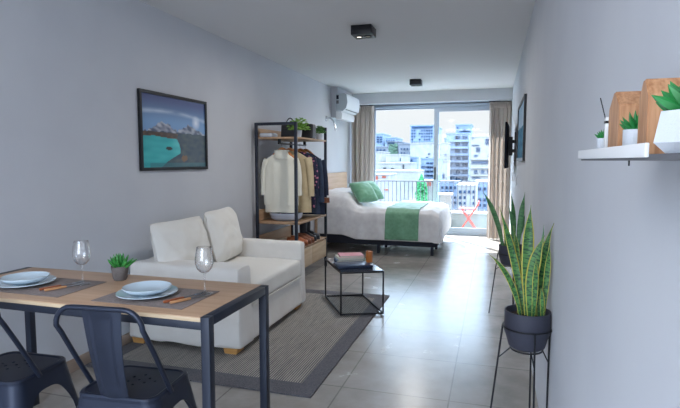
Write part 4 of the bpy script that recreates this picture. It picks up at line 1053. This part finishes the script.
bld(475, 500, 183, 400, 51.5, 6, 'bluestucco', 'pale low building behind the railing near the right curtain', rows(477, 492, 186, 208, 4, 3, .6, .5, .2, 12))
A = at(421.5, 176, 14.5)
t = thing('cypress_tree', 'narrow bright green cypress just beyond the balcony railing', 'tree', (A.x, 14.5, -14))
M().tube([(A.x, 14.5, -14), (A.x, 14.5, .2)], .06, 8).build('trunk', 'leather', t)
m = M(); rnd = random.Random(2)
for k in range(900):
    f = rnd.random(); zc = -1.2+f*(A.z+1.2); r = .20*smooth(1.03, .88, f)+.03*math.sin(f*9); a = rnd.uniform(0, 2*PI); rr = r*rnd.uniform(.4, 1)*(1-f**4*.8)
    c = Vector((A.x+rr*math.cos(a), 14.5+rr*math.sin(a), zc)); m.lathe(c, [(0, -.06), (.045, -.01), (0, .08)], 5)
m.build('foliage', 'cypress', t)

# ------------------------------------------------------------------ light
w = bpy.data.worlds.new('sky'); SC.world = w; w.use_nodes = True; nt = w.node_tree; N = nt.nodes; L = nt.links; bg = N['Background']
tc = N.new('ShaderNodeTexCoord'); sp = N.new('ShaderNodeSeparateXYZ'); L.new(tc.outputs['Generated'], sp.inputs[0])
r = N.new('ShaderNodeValToRGB'); e = r.color_ramp.elements
e[0].position = .0; e[0].color = (.74, .76, .80, 1); e[1].position = 1; e[1].color = (6.6, 8.6, 11.2, 1)
k = e.new(.125); k.color = (.80, .80, .81, 1); k = e.new(.28); k.color = (4.6, 6.0, 7.9, 1)
L.new(sp.outputs[2], r.inputs[0]); L.new(r.outputs[0], bg.inputs[0]); bg.inputs[1].default_value = 1.0
sun = bpy.data.lights.new('sun', 'SUN'); sun.energy = 20; sun.angle = math.radians(.8); sun.color = (1, .97, .92)
so = bpy.data.objects.new('sun', sun); COL.objects.link(so)
dirv = Vector((.7, -1, -1.3)).normalized(); so.rotation_euler = dirv.to_track_quat('-Z', 'Y').to_euler()
def lamp(name, x, y, z, e_, sz, col=(1, .96, .92), szy=None):
    l = bpy.data.lights.new(name, 'AREA'); l.energy = e_; l.size = sz; l.shape = 'RECTANGLE'; l.size_y = szy or sz; l.color = col
    o = bpy.data.objects.new(name, l); COL.objects.link(o); o.location = (x, y, z); return o
lamp('overhead_fill', -1.1, -.7, 2.44, 18, 1.2, (1, .96, .93), 1.2)  # added fill light overhead, behind the camera; no known fixture there
bw = lamp('rear_fill', -1.1, -1.75, 1.4, 36, 2.2, (.82, .90, 1), 1.9); bw.rotation_euler = (PI/2, 0, 0)  # added bluish fill for the near room, set at a made-up rear opening
l1 = lamp('spot_lamp', -1.115, 4.42, ZC-.09, 12, .05)
l2 = lamp('spot_lamp', -1.10, 7.45, ZC-.09, 12, .05)
